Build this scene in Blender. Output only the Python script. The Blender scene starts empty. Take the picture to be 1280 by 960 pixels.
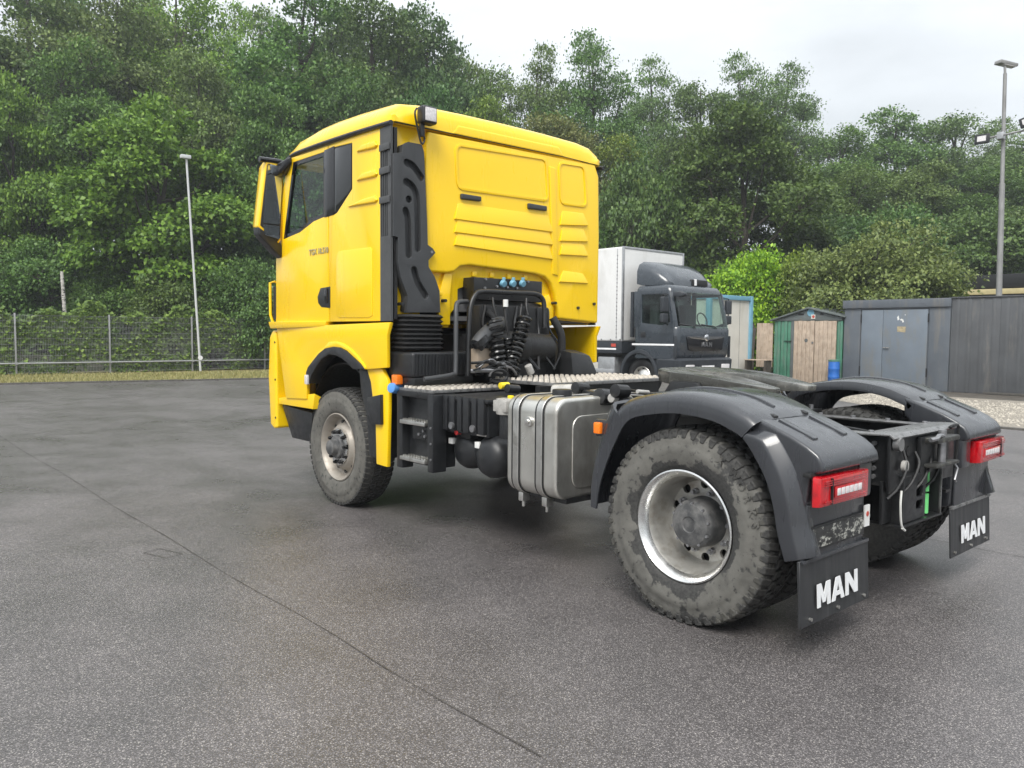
import bpy, bmesh, math, random
import numpy as np
from mathutils import Vector, Matrix
from mathutils.geometry import tessellate_polygon
R = math.radians
PI = math.pi
random.seed(7); rng = np.random.default_rng(11)
scn = bpy.context.scene
col = scn.collection

# ------------------------------------------------------------------ camera
CAM = np.array([-2.5192, 4.6361, 1.5446]); FPX = 984.7
_yaw, _pitch, _roll = -0.7225, -0.0627, 0.0078
_fw = np.array([math.cos(_yaw)*math.cos(_pitch), math.sin(_yaw)*math.cos(_pitch), math.sin(_pitch)])
_r = np.cross(_fw, [0, 0, 1]); _r /= np.linalg.norm(_r); _u = np.cross(_r, _fw)
_rt = math.cos(_roll)*_r + math.sin(_roll)*_u
_up = -math.sin(_roll)*_r + math.cos(_roll)*_u
cd = bpy.data.cameras.new('camera'); co = bpy.data.objects.new('camera', cd); col.objects.link(co)
M4 = Matrix.Identity(4)
for i in range(3):
    M4[i][0] = _rt[i]; M4[i][1] = _up[i]; M4[i][2] = -_fw[i]; M4[i][3] = CAM[i]
co.matrix_world = M4
cd.sensor_width = 36; cd.lens = FPX/1280*36; cd.clip_start = .05; cd.clip_end = 2000
scn.camera = co

# ------------------------------------------------------------------ world, overcast daylight
SUN_EL, SUN_AZ = R(50), R(122)          # azimuth measured from +X towards +Y
w = bpy.data.worlds.new('World'); scn.world = w; w.use_nodes = True
nt = w.node_tree; nt.nodes.clear()
N = nt.nodes.new; Lk = nt.links.new
sky = N('ShaderNodeTexSky'); sky.sky_type = 'NISHITA'; sky.sun_disc = False
sky.sun_elevation = SUN_EL; sky.sun_rotation = PI/2 - SUN_AZ
tc = N('ShaderNodeTexCoord'); sep = N('ShaderNodeSeparateXYZ'); Lk(tc.outputs['Generated'], sep.inputs[0])
# overcast cloud deck: luminance (1 + 2 sin elevation) / 3, mottled by soft cloud noise
mx = N('ShaderNodeMath'); mx.operation = 'MAXIMUM'; mx.inputs[1].default_value = 0; Lk(sep.outputs[2], mx.inputs[0])
ma = N('ShaderNodeMath'); ma.operation = 'MULTIPLY_ADD'; ma.inputs[1].default_value = .667; ma.inputs[2].default_value = .333; Lk(mx.outputs[0], ma.inputs[0])
mp = N('ShaderNodeMapping'); mp.inputs['Scale'].default_value = (1.6, 1.6, 4.2); Lk(tc.outputs['Generated'], mp.inputs[0])
nz = N('ShaderNodeTexNoise'); nz.inputs['Scale'].default_value = 2.1; nz.inputs['Detail'].default_value = 6; nz.inputs['Roughness'].default_value = .55; Lk(mp.outputs[0], nz.inputs[0])
rp = N('ShaderNodeMapRange'); rp.inputs[1].default_value = .3; rp.inputs[2].default_value = .7; rp.inputs[3].default_value = .82; rp.inputs[4].default_value = 1.1; Lk(nz.outputs['Fac'], rp.inputs[0])
mm = N('ShaderNodeMath'); mm.operation = 'MULTIPLY'; Lk(ma.outputs[0], mm.inputs[0]); Lk(rp.outputs[0], mm.inputs[1])
cc = N('ShaderNodeVectorMath'); cc.operation = 'SCALE'; cc.inputs[0].default_value = (7.5, 7.8, 8.0); Lk(mm.outputs[0], cc.inputs['Scale'])
mixs = N('ShaderNodeMix'); mixs.data_type = 'RGBA'; mixs.inputs[0].default_value = .93
Lk(sky.outputs[0], mixs.inputs[6]); Lk(cc.outputs[0], mixs.inputs[7])
bg = N('ShaderNodeBackground'); bg.inputs[1].default_value = .10; Lk(mixs.outputs[2], bg.inputs[0])
wo = N('ShaderNodeOutputWorld'); Lk(bg.outputs[0], wo.inputs[0])
sl = bpy.data.lights.new('sun', 'SUN'); sl.energy = 1.5; sl.angle = R(28); sl.color = (1, .97, .92)
so = bpy.data.objects.new('sun', sl); col.objects.link(so)
sd = Vector((math.cos(SUN_EL)*math.cos(SUN_AZ), math.cos(SUN_EL)*math.sin(SUN_AZ), math.sin(SUN_EL)))
so.rotation_euler = sd.to_track_quat('Z', 'Y').to_euler(); so.location = (0, 0, 30)
scn.view_settings.view_transform = 'Standard'; scn.view_settings.look = 'None'
scn.view_settings.gamma = 1; scn.view_settings.exposure = 1.36
scn.render.engine = 'CYCLES'
scn.cycles.max_bounces = 8; scn.cycles.transparent_max_bounces = 12; scn.cycles.diffuse_bounces = 4
scn.cycles.use_denoising = True

# ------------------------------------------------------------------ photo pixel -> point on a known plane
def at(px, py, x=None, y=None, z=None):
    d = _fw + _rt*(px-640)/FPX - _up*(py-480)/FPX
    k = (x-CAM[0])/d[0] if x is not None else (y-CAM[1])/d[1] if y is not None else (z-CAM[2])/d[2]
    p = CAM + k*d
    return (float(p[0]), float(p[1]), float(p[2]))
def XZ(pts, y): return [(lambda p: (p[0], p[2]))(at(a, b, y=y)) for a, b in pts]
def YZ(pts, x): return [(lambda p: (p[1], p[2]))(at(a, b, x=x)) for a, b in pts]
_fh = np.array([math.cos(_yaw), math.sin(_yaw)]); _rh = np.array([_fh[1], -_fh[0]])
def on_depth(px, depth):           # ground position at a given distance along the view, for far things
    s = (px-640)/FPX*depth
    return CAM[0]+_fh[0]*depth+_rh[0]*s, CAM[1]+_fh[1]*depth+_rh[1]*s

# ------------------------------------------------------------------ materials
MATS = {}
def node_mat(name):
    m = bpy.data.materials.new(name); m.use_nodes = True
    t = m.node_tree; b = t.nodes['Principled BSDF']
    MATS[name] = m
    return m, t, b
def ramp(t, src, lo, hi, a=0, b=1):
    n = t.nodes.new('ShaderNodeMapRange'); n.inputs[1].default_value = lo; n.inputs[2].default_value = hi
    n.inputs[3].default_value = a; n.inputs[4].default_value = b; n.clamp = True
    t.links.new(src, n.inputs[0]); return n.outputs[0]
def noise(t, scale, detail=4, rough=.55, vec=None, stretch=None, kind='Object'):
    c = t.nodes.new('ShaderNodeTexCoord'); v = c.outputs[kind]
    if kind == 'World':
        pass
    if stretch:
        mp_ = t.nodes.new('ShaderNodeMapping'); mp_.inputs['Scale'].default_value = stretch
        t.links.new(v, mp_.inputs[0]); v = mp_.outputs[0]
    n = t.nodes.new('ShaderNodeTexNoise'); n.inputs['Scale'].default_value = scale
    n.inputs['Detail'].default_value = detail; n.inputs['Roughness'].default_value = rough
    t.links.new(v, n.inputs['Vector']); return n.outputs['Fac']
def mixc(t, fac, a, b):
    n = t.nodes.new('ShaderNodeMix'); n.data_type = 'RGBA'
    for i, v in ((0, fac), (6, a), (7, b)):
        if hasattr(v, 'links'): t.links.new(v, n.inputs[i])
        elif i == 0: n.inputs[0].default_value = v
        else: n.inputs[i].default_value = (*v[:3], 1)
    return n.outputs[2]
def bump(t, b, h, strength=.3, dist=.01):
    n = t.nodes.new('ShaderNodeBump'); n.inputs['Strength'].default_value = strength; n.inputs['Distance'].default_value = dist
    t.links.new(h, n.inputs['Height']); t.links.new(n.outputs[0], b.inputs['Normal']); return n
def pm(name, c, rough=.5, metal=0, var=.12, vs=6, c2=None, c2amt=(.5, .72), c2s=9, streak=None, rvar=.12, bs=None, bstr=.2, bd=.004, coat=0, spec=None):
    m, t, b = node_mat(name)
    n1 = noise(t, vs, 6)
    lo = tuple(k*(1-var) for k in c); hi = tuple(min(1, k*(1+var)) for k in c)
    colr = mixc(t, ramp(t, n1, .3, .7), lo, hi)
    if c2:
        n2 = noise(t, c2s, 8, .65, stretch=streak)
        colr = mixc(t, ramp(t, n2, c2amt[0], c2amt[1]), colr, c2)
    t.links.new(colr, b.inputs['Base Color'])
    n3 = noise(t, vs*2.3, 5, stretch=streak)
    t.links.new(ramp(t, n3, .3, .7, max(.02, rough-rvar), min(1, rough+rvar)), b.inputs['Roughness'])
    b.inputs['Metallic'].default_value = metal
    if coat: b.inputs['Coat Weight'].default_value = coat; b.inputs['Coat Roughness'].default_value = .06
    if spec is not None: b.inputs['Specular IOR Level'].default_value = spec
    if bs: bump(t, b, noise(t, bs, 4), bstr, bd)
    return m

pm('yellow_paint', (.93, .60, .002), .30, var=.02, vs=1.2, c2=(.66, .42, .02), c2amt=(.66, .95), c2s=3, streak=(2.2, 2.2, .5), coat=.45, rvar=.06)
pm('black_plastic', (.014, .015, .017), .42, var=.25, vs=9, c2=(.035, .035, .034), c2amt=(.54, .85), c2s=7, bs=600, bstr=.12, bd=.001)
pm('grey_plastic', (.027, .029, .034), .30, var=.12, vs=5, c2=(.026, .028, .032), c2amt=(.52, .66), c2s=22, streak=(1, 1, .10), rvar=.10, spec=.6, coat=.35, bs=500, bstr=.08, bd=.001)
pm('intake_plastic', (.042, .044, .047), .5, var=.12, vs=5, c2=(.03, .032, .035), c2amt=(.55, .7), c2s=10, streak=(1, 1, .2), rvar=.1, bs=500, bstr=.1, bd=.001)
pm('frame_black', (.011, .0115, .0125), .38, var=.3, vs=7, c2=(.055, .052, .047), c2amt=(.6, .88), c2s=8, bs=60, bstr=.15, bd=.003)
pm('frame_edge', (.18, .18, .18), .35, .3, var=.2, vs=14, c2=(.05, .05, .05), c2amt=(.5, .7), c2s=20)
pm('rubber', (.010, .010, .0105), .55, var=.25, vs=20, bs=120, bstr=.2, bd=.002)
pm('rubber_flap', (.022, .023, .025), .48, var=.15, vs=5, c2=(.045, .045, .046), c2amt=(.5, .75), c2s=16, streak=(1.5, 1.5, .07), bs=200, bstr=.1, bd=.002)
pm('alu', (.62, .61, .58), .38, 1, var=.12, vs=5, c2=(.25, .23, .20), c2amt=(.56, .8), c2s=7, rvar=.12)
pm('tank_alu', (.62, .61, .57), .36, .9, var=.10, vs=3, c2=(.34, .31, .27), c2amt=(.5, .82), c2s=5, streak=(1, 1, .5), rvar=.1, bs=90, bstr=.05, bd=.002)
pm('alu_polished', (.70, .70, .69), .28, 1, var=.05, vs=6, c2=(.45, .44, .41), c2amt=(.56, .85), c2s=6, rvar=.08)
pm('rim_dull', (.46, .45, .42), .44, .7, var=.10, vs=9, c2=(.26, .22, .17), c2amt=(.5, .75), c2s=8)
pm('tread_plate', (.58, .53, .46), .5, .3, var=.15, vs=8, c2=(.25, .22, .18), c2amt=(.5, .75), c2s=12)
pm('hub_mud', (.055, .056, .058), .6, var=.2, vs=10, c2=(.13, .128, .125), c2amt=(.42, .62), c2s=12, bs=50, bstr=.3, bd=.004)
pm('chrome', (.75, .75, .76), .12, 1, var=.03)
pm('bolt_steel', (.30, .30, .31), .4, .8, var=.2, vs=30)
pm('red_lens', (.50, .004, .010), .14, var=.08, vs=20, coat=1, c2=(.30, .002, .006), c2amt=(.45, .65), c2s=34, streak=(1, 2.2, .6))
pm('clear_lens', (.62, .60, .60), .22, var=.2, vs=60, coat=.4)
pm('orange_lens', (.90, .20, .008), .25, var=.06, coat=.5)
pm('white_print', (.72, .73, .74), .5, var=.06, vs=20, c2=(.35, .35, .35), c2amt=(.6, .8), c2s=30)
pm('silver_badge', (.42, .37, .20), .4, .3, var=.05)
pm('blue_cap', (.10, .28, .62), .4, var=.1)
pm('pale_blue', (.16, .36, .48), .4, var=.1)
pm('yellow_cap', (.80, .62, .02), .45, var=.1)
pm('green_tube', (.16, .62, .20), .4, var=.12, vs=20)
pm('red_cap', (.5, .02, .02), .4)
pm('tan_plastic', (.30, .24, .18), .6, var=.15, vs=12)
pm('clear_grey', (.36, .35, .33), .3, var=.2, vs=20)
pm('grease_sky_sheen', (.085, .085, .078), .26, .25, var=.3, vs=3, c2=(.26, .25, .225), c2amt=(.52, .75), c2s=4, rvar=.12, bs=22, bstr=.10, bd=.003, spec=.7)  # wet grease, with pale patches coloured in for the sky it reflects
pm('grease_dark', (.03, .03, .028), .5, var=.3, vs=12, c2=(.16, .16, .13), c2amt=(.55, .72), c2s=24, bs=60, bstr=.3, bd=.004)
pm('hose_gloss', (.012, .012, .012), .22, var=.1, rvar=.05)
pm('rim_front', (.33, .30, .26), .5, .4, var=.12, vs=9, c2=(.20, .15, .11), c2amt=(.52, .8), c2s=8)
pm('trim_grey', (.060, .062, .064), .5, var=.1)
pm('seat_fabric', (.05, .05, .055), .8, var=.15, vs=20)
pm('interior', (.16, .16, .165), .6, var=.1)
pm('white_cable', (.6, .6, .57), .5)
pm('sticker', (.70, .70, .68), .5, var=.04)
pm('sticker_red', (.45, .06, .04), .5)
def glass(name, tint=(.75, .82, .80), rough=.02, mix=.5):
    m, t, b = node_mat(name)
    b.inputs['Base Color'].default_value = (.01, .012, .012, 1); b.inputs['Roughness'].default_value = rough
    tr = t.nodes.new('ShaderNodeBsdfTransparent'); tr.inputs[0].default_value = (*tint, 1)
    ms = t.nodes.new('ShaderNodeMixShader'); fr = t.nodes.new('ShaderNodeFresnel'); fr.inputs[0].default_value = 1.5
    gl = t.nodes.new('ShaderNodeBsdfGlossy'); gl.inputs['Roughness'].default_value = rough
    ge = t.nodes.new('ShaderNodeNewGeometry'); iv_ = t.nodes.new('ShaderNodeMath'); iv_.operation = 'SUBTRACT'; iv_.inputs[0].default_value = 1; t.links.new(ge.outputs['Backfacing'], iv_.inputs[1])
    mu_ = t.nodes.new('ShaderNodeMath'); mu_.operation = 'MULTIPLY'; t.links.new(fr.outputs[0], mu_.inputs[0]); t.links.new(iv_.outputs[0], mu_.inputs[1])
    t.links.new(mu_.outputs[0], ms.inputs[0]); t.links.new(tr.outputs[0], ms.inputs[1]); t.links.new(gl.outputs[0], ms.inputs[2])
    t.links.new(ms.outputs[0], t.nodes['Material Output'].inputs[0])
glass('clear_glass', (.80, .88, .85)); glass('tint_glass', (.16, .18, .18))
pm('mirror_glass', (.62, .66, .68), .03, 1, var=.01, rvar=.02)
pm('dark_glass', (.010, .011, .012), .03, var=.1, rvar=.02, spec=.8)
pm('black_gloss', (.012, .012, .014), .12, var=.1, rvar=.06)
# tyres: dried mud that has flaked off in patches
def tyre_mat(name, mud, amt, patch, ring=0.):
    m, t, b = node_mat(name)
    n1 = noise(t, 2.6, 8, .62); n2 = noise(t, 24, 5, .6); n3 = noise(t, 70, 3); n4 = noise(t, 7, 6, .6)
    base = mixc(t, ramp(t, n3, .3, .7), (.022, .022, .022), (.050, .049, .046))
    mudc = mixc(t, ramp(t, n4, .35, .65), tuple(k*.62 for k in mud), tuple(k*1.12 for k in mud))
    mudc = mixc(t, ramp(t, n2, .35, .7, 0, .35), mudc, tuple(k*1.35 for k in mud))
    c = t.nodes.new('ShaderNodeTexCoord'); sp = t.nodes.new('ShaderNodeSeparateXYZ'); t.links.new(c.outputs['Object'], sp.inputs[0])
    cb_ = t.nodes.new('ShaderNodeCombineXYZ'); t.links.new(sp.outputs[0], cb_.inputs[0]); t.links.new(sp.outputs[2], cb_.inputs[1])
    ln = t.nodes.new('ShaderNodeVectorMath'); ln.operation = 'LENGTH'; t.links.new(cb_.outputs[0], ln.inputs[0])
    pull = ramp(t, ln.outputs['Value'], .30, .40, ring, 0)          # mud flaked off around the rim
    sh = ramp(t, ln.outputs['Value'], .45, .53, 0, .10)
    df = t.nodes.new('ShaderNodeMath'); df.operation = 'SUBTRACT'; t.links.new(n1, df.inputs[0]); t.links.new(pull, df.inputs[1])
    d2 = t.nodes.new('ShaderNodeMath'); d2.operation = 'SUBTRACT'; t.links.new(df.outputs[0], d2.inputs[0]); t.links.new(sh, d2.inputs[1])
    f1 = ramp(t, d2.outputs[0], patch-.010, patch+.010)
    f2 = ramp(t, n2, .34, .42)
    mul = t.nodes.new('ShaderNodeMath'); mul.operation = 'MULTIPLY'; t.links.new(f1, mul.inputs[0]); t.links.new(f2, mul.inputs[1])
    mu2 = t.nodes.new('ShaderNodeMath'); mu2.operation = 'MULTIPLY'; t.links.new(mul.outputs[0], mu2.inputs[0]); mu2.inputs[1].default_value = amt
    t.links.new(mixc(t, mu2.outputs[0], base, mudc), b.inputs['Base Color'])
    b.inputs['Roughness'].default_value = .75
    bump(t, b, n2, .35, .004)
tyre_mat('tyre_muddy', (.122, .118, .106), .94, .425, .20)
tyre_mat('tyre_dusty', (.125, .120, .106), .85, .34, .05)
tyre_mat('tread_muddy', (.075, .072, .062), .75, .47)
tyre_mat('tread_dark', (.045, .044, .040), .5, .55)

# ------------------------------------------------------------------ mesh builder
class MB:
    def __init__(s): s.v = []; s.f = []
    def add(s, vs, fs):
        o = len(s.v); s.v += [tuple(map(float, p)) for p in vs]; s.f += [tuple(i+o for i in q) for q in fs]; return s
    def box(s, x0, x1, y0, y1, z0, z1):
        return s.add([(x0,y0,z0),(x1,y0,z0),(x1,y1,z0),(x0,y1,z0),(x0,y0,z1),(x1,y0,z1),(x1,y1,z1),(x0,y1,z1)],
                     [(0,3,2,1),(4,5,6,7),(0,1,5,4),(1,2,6,5),(2,3,7,6),(3,0,4,7)])
    def hexa(s, p):      # 8 points: bottom ring then top ring
        return s.add(p, [(0,3,2,1),(4,5,6,7),(0,1,5,4),(1,2,6,5),(2,3,7,6),(3,0,4,7)])
    def prism(s, pts, axis, a, b, holes=()):
        def P(p, d):
            return (d, p[0], p[1]) if axis == 'x' else (p[0], d, p[1]) if axis == 'y' else (p[0], p[1], d)
        loops = [list(pts)]+[list(h) for h in holes]
        flat = [p for l in loops for p in l]; n = len(flat)
        if holes or True:
            tris = tessellate_polygon([[Vector((p[0], p[1], 0)) for p in l] for l in loops]) if (holes or len(pts) > 4) else None
        vs = [P(p, a) for p in flat]+[P(p, b) for p in flat]
        fs = []
        if tris is not None and holes:
            for t_ in tris: fs.append(tuple(t_)); fs.append(tuple(i+n for i in reversed(t_)))
        else:
            fs.append(tuple(range(n))); fs.append(tuple(range(2*n-1, n-1, -1)))
        o = 0
        for l in loops:
            k = len(l)
            for i in range(k): j = (i+1) % k; fs.append((o+i, o+j, o+j+n, o+i+n))
            o += k
        return s.add(vs, fs)
    def cyl(s, p0, p1, r0, r1=None, n=20, caps=True):
        r1 = r0 if r1 is None else r1
        p0 = Vector(p0); p1 = Vector(p1); d = (p1-p0).normalized(); a = d.orthogonal().normalized(); b = d.cross(a)
        vs = [p0+(a*math.cos(2*PI*i/n)+b*math.sin(2*PI*i/n))*r0 for i in range(n)]+[p1+(a*math.cos(2*PI*i/n)+b*math.sin(2*PI*i/n))*r1 for i in range(n)]
        fs = [(i, (i+1) % n, n+(i+1) % n, n+i) for i in range(n)]
        if caps: fs += [tuple(range(n-1, -1, -1)), tuple(range(n, 2*n))]
        return s.add(vs, fs)
    def tube(s, path, r, n=8, closed=False):
        P = [Vector(p) for p in path]; m = len(P); vs = []; up = None
        for i, p in enumerate(P):
            t_ = ((P[(i+1) % m]-P[i-1]) if closed or 0 < i < m-1 else (P[1]-P[0] if i == 0 else P[-1]-P[-2])).normalized()
            if up is None: up = t_.orthogonal().normalized()
            up = (up-t_*up.dot(t_)).normalized(); b = t_.cross(up)
            rr = r[i] if isinstance(r, (list, tuple)) else r
            vs += [p+(up*math.cos(2*PI*k/n)+b*math.sin(2*PI*k/n))*rr for k in range(n)]
        fs = []
        for i in range(m if closed else m-1):
            j = (i+1) % m
            fs += [(i*n+k, i*n+(k+1) % n, j*n+(k+1) % n, j*n+k) for k in range(n)]
        if not closed: fs += [tuple(range(n-1, -1, -1)), tuple(range((m-1)*n, m*n))]
        return s.add(vs, fs)
    def lathe(s, prof, c, axis='y', n=48, close=False):    # prof: (radius, offset along axis)
        vs = []
        for (r_, o_) in prof:
            for i in range(n):
                a = 2*PI*i/n; u_, v_ = r_*math.cos(a), r_*math.sin(a)
                vs.append((c[0]+u_, c[1]+o_, c[2]+v_) if axis == 'y' else (c[0]+o_, c[1]+u_, c[2]+v_) if axis == 'x' else (c[0]+u_, c[1]+v_, c[2]+o_))
        m = len(prof); fs = []
        for j in range(m if close else m-1):
            k = (j+1) % m
            fs += [(j*n+i, j*n+(i+1) % n, k*n+(i+1) % n, k*n+i) for i in range(n)]
        return s.add(vs, fs)
    def loft(s, rings, caps=True, closed=True):
        n = len(rings[0]); vs = [p for r_ in rings for p in r_]; fs = []
        for j in range(len(rings)-1):
            for i in range(n if closed else n-1):
                fs.append((j*n+i, j*n+(i+1) % n, (j+1)*n+(i+1) % n, (j+1)*n+i))
        if caps: fs += [tuple(range(n-1, -1, -1)), tuple(range((len(rings)-1)*n, len(rings)*n))]
        return s.add(vs, fs)
    def mesh(s, name, mat, bevel=0, seg=2, smooth=True, ang=38):
        me = bpy.data.meshes.new(name); me.from_pydata(s.v, [], s.f)
        bm = bmesh.new(); bm.from_mesh(me)
        bmesh.ops.recalc_face_normals(bm, faces=bm.faces)
        if bevel:
            es = [e for e in bm.edges if len(e.link_faces) == 2 and e.calc_face_angle(0) > R(28)]
            bmesh.ops.bevel(bm, geom=es, offset=bevel, segments=seg, affect='EDGES', profile=.6, clamp_overlap=True)
        bm.to_mesh(me); bm.free()
        if smooth:
            me.polygons.foreach_set('use_smooth', [True]*len(me.polygons)); me.set_sharp_from_angle(angle=R(ang))
        me.materials.append(MATS[mat]); return me
    def build(s, name, mat, parent=None, bevel=0, seg=2, smooth=True, ang=38):
        return link(name, s.mesh(name, mat, bevel, seg, smooth, ang), parent)
def link(name, me, parent=None):
    o = bpy.data.objects.new(name, me); col.objects.link(o)
    if parent is not None: o.parent = parent
    return o
def empty(name, parent=None, loc=(0, 0, 0)):
    o = bpy.data.objects.new(name, None); o.empty_display_size = .2; col.objects.link(o); o.location = loc
    if parent is not None: o.parent = parent
    return o
def tag(o, label, cat, group=None):
    o['label'] = label; o['category'] = cat
    if group: o['group'] = group
    return o
def copy_tree(o, parent=None):
    c = o.copy(); col.objects.link(c); c.parent = parent
    for ch in list(o.children): copy_tree(ch, c)
    return c
def rrect(x0, x1, y0, y1, r, n=5):
    out = []
    for cx, cy, a0 in ((x1-r, y0+r, -PI/2), (x1-r, y1-r, 0), (x0+r, y1-r, PI/2), (x0+r, y0+r, PI)):
        for i in range(n+1): a = a0+PI/2*i/n; out.append((cx+r*math.cos(a), cy+r*math.sin(a)))
    return out
def stroke(path, wd, n=6):      # rounded 2D slot around a poly-line
    P = [Vector((p[0], p[1])) for p in path]; L_, R_ = [], []
    for i, p in enumerate(P):
        t_ = (P[min(i+1, len(P)-1)]-P[max(i-1, 0)]).normalized(); nn = Vector((-t_.y, t_.x))
        L_.append(p+nn*wd); R_.append(p-nn*wd)
    def cap(p, t_, nn): return [p+nn*wd*math.cos(PI*k/n)+t_*wd*math.sin(PI*k/n) for k in range(1, n)]
    t1 = (P[-1]-P[-2]).normalized(); t0 = (P[0]-P[1]).normalized()
    out = L_+cap(P[-1], t1, Vector((-t1.y, t1.x)))+R_[::-1]+cap(P[0], t0, Vector((-t0.y, t0.x)))
    return [(q.x, q.y) for q in out]
def arc(c, r, a0, a1, n): return [(c[0]+r*math.cos(R(a0+(a1-a0)*i/n)), c[1]+r*math.sin(R(a0+(a1-a0)*i/n))) for i in range(n+1)]
def text_mesh(txt, size, depth, name, mat, parent, mtx, bold=0.0):
    cu = bpy.data.curves.new('t', 'FONT'); cu.body = txt; cu.size = size; cu.extrude = depth; cu.offset = bold; cu.align_x = 'CENTER'; cu.align_y = 'CENTER'; cu.resolution_u = 2
    ob = bpy.data.objects.new('t', cu); col.objects.link(ob)
    bpy.context.view_layer.update()
    me = bpy.data.meshes.new_from_object(ob.evaluated_get(bpy.context.evaluated_depsgraph_get()))
    bpy.data.objects.remove(ob); bpy.data.curves.remove(cu)
    me.transform(mtx); me.materials.clear(); me.materials.append(MATS[mat]); me.name = name
    return link(name, me, parent)
LET = {'M': [[(0,0),(.24,0),(.24,.55),(.40,.16),(.60,.16),(.76,.55),(.76,0),(1,0),(1,1),(.70,1),(.5,.5),(.30,1),(0,1)]],
       'A': [[(0,0),(.26,0),(.32,.2),(.68,.2),(.74,0),(1,0),(.66,1),(.34,1)], [(.39,.38),(.5,.74),(.61,.38)]],
       'N': [[(0,0),(.24,0),(.24,.58),(.70,0),(1,0),(1,1),(.76,1),(.76,.42),(.30,1),(0,1)]]}
def man_letters(place, wid, h, gap):   # yields prism data per letter; place(u,v,d) -> xyz
    mb = MB(); tot = 3*wid+2*gap
    for i, ch in enumerate('MAN'):
        loops = [[(-tot/2+i*(wid+gap)+p[0]*wid, -h/2+p[1]*h) for p in l] for l in LET[ch]]
        flat = [p for l in loops for p in l]
        tris = tessellate_polygon([[Vector((p[0], p[1], 0)) for p in l] for l in loops])
        mb.add([place(p[0], p[1], 0) for p in flat]+[place(p[0], p[1], 1) for p in flat],
               [tuple(t_) for t_ in tris]+[tuple(k+len(flat) for k in reversed(t_)) for t_ in tris])
        o = 0; n = len(flat); base = len(mb.v)-2*n
        for l in loops:
            for a in range(len(l)):
                b = (a+1) % len(l); mb.f.append((base+o+a, base+o+b, base+o+b+n, base+o+a+n))
            o += len(l)
    return mb
def inset(pts, d):
    n = len(pts); A = sum(pts[i][0]*pts[(i+1) % n][1]-pts[(i+1) % n][0]*pts[i][1] for i in range(n)); s = 1 if A > 0 else -1
    out = []
    for i in range(n):
        p0, p1, p2 = (Vector(pts[(i+k) % n]) for k in (-1, 0, 1))
        a = (p1-p0).normalized(); b = (p2-p1).normalized()
        na = Vector((-a.y, a.x))*s; nb = Vector((-b.y, b.x))*s
        m = (na+nb); m = m/max(.35, m.dot(na)) if m.length > 1e-6 else na
        out.append((p1.x+m.x*d, p1.y+m.y*d))
    return out
def spline(pts, k=4):     # Catmull-Rom through 2D / 3D points
    P = [np.array(p, float) for p in pts]; P = [2*P[0]-P[1]]+P+[2*P[-1]-P[-2]]; out = []
    for i in range(1, len(P)-2):
        for j in range(k):
            t_ = j/k; a, b, c, d = P[i-1:i+3]
            out.append(tuple(.5*((2*b)+(-a+c)*t_+(2*a-5*b+4*c-d)*t_**2+(-a+3*b-3*c+d)*t_**3)))
    out.append(tuple(P[-2])); return out

# ================================================================== GROUND
def hill(x, y):
    dx = max(0., x-31.0); dy = max(0., -23.5-y)
    d = math.hypot(dx, dy)
    return min(4.5, .14*d + .001*d*d) + (.35*math.sin(x*.31)*math.cos(y*.27) if d > 2 else 0)
def struct(o): o['kind'] = 'structure'; return o
# asphalt: wet aggregate
m, t, b = node_mat('asphalt')
c_ = t.nodes.new('ShaderNodeTexCoord')
vo = t.nodes.new('ShaderNodeTexVoronoi'); vo.inputs['Scale'].default_value = 150; t.links.new(c_.outputs['Object'], vo.inputs[0])
wn = t.nodes.new('ShaderNodeSeparateColor'); t.links.new(vo.outputs['Color'], wn.inputs[0])
stone = mixc(t, ramp(t, wn.outputs[0], .0, .9, 0, 1), (.084, .079, .080), (.225, .212, .210))
stone = mixc(t, ramp(t, wn.outputs[0], .84, .99), stone, (.37, .352, .325))
edge = ramp(t, vo.outputs['Distance'], .30, .62)
stone = mixc(t, edge, stone, (.072, .068, .067))
big = noise(t, .22, 5, .6); mid = noise(t, 1.7, 6, .62)
wet = t.nodes.new('ShaderNodeMath'); wet.operation = 'MULTIPLY_ADD'; wet.inputs[1].default_value = .55; t.links.new(big, wet.inputs[0])
w2 = t.nodes.new('ShaderNodeMath'); w2.operation = 'MULTIPLY'; w2.inputs[1].default_value = .45; t.links.new(mid, w2.inputs[0]); t.links.new(w2.outputs[0], wet.inputs[2])
wetf = ramp(t, wet.outputs[0], .38, .62)
gain = t.nodes.new('ShaderNodeMix'); gain.data_type = 'RGBA'; gain.blend_type = 'MULTIPLY'; gain.inputs[0].default_value = 1
t.links.new(stone, gain.inputs[6]); t.links.new(mixc(t, wetf, (.86, .845, .85), (1.15, 1.12, 1.12)), gain.inputs[7])
oil = ramp(t, noise(t, 1.6, 3, .5), .72, .78, 0, .25)
t.links.new(mixc(t, oil, gain.outputs[2], (.035, .033, .032)), b.inputs['Base Color'])
t.links.new(ramp(t, wetf, 0, 1, .24, .48), b.inputs['Roughness'])
b.inputs['Specular IOR Level'].default_value = .5
hmix = t.nodes.new('ShaderNodeMath'); hmix.operation = 'SUBTRACT'; hmix.inputs[0].default_value = 1; t.links.new(vo.outputs['Distance'], hmix.inputs[1])
bump(t, b, hmix.outputs[0], .45, .003)
pm('joint_tar', (.052, .047, .043), .55, var=.6, vs=4)
pm('forest_soil', (.035, .030, .018), .9, var=.4, vs=2, c2=(.02, .035, .010), c2amt=(.45, .6), c2s=5, bs=14, bstr=.5, bd=.03)
pm('verge_soil', (.16, .13, .05), .9, var=.3, vs=7, c2=(.06, .08, .02), c2amt=(.5, .65), c2s=9, bs=40, bstr=.5, bd=.02)
pm('gravel_bed', (.24, .215, .18), .85, var=.3, vs=26, bs=60, bstr=.8, bd=.02)
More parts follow.
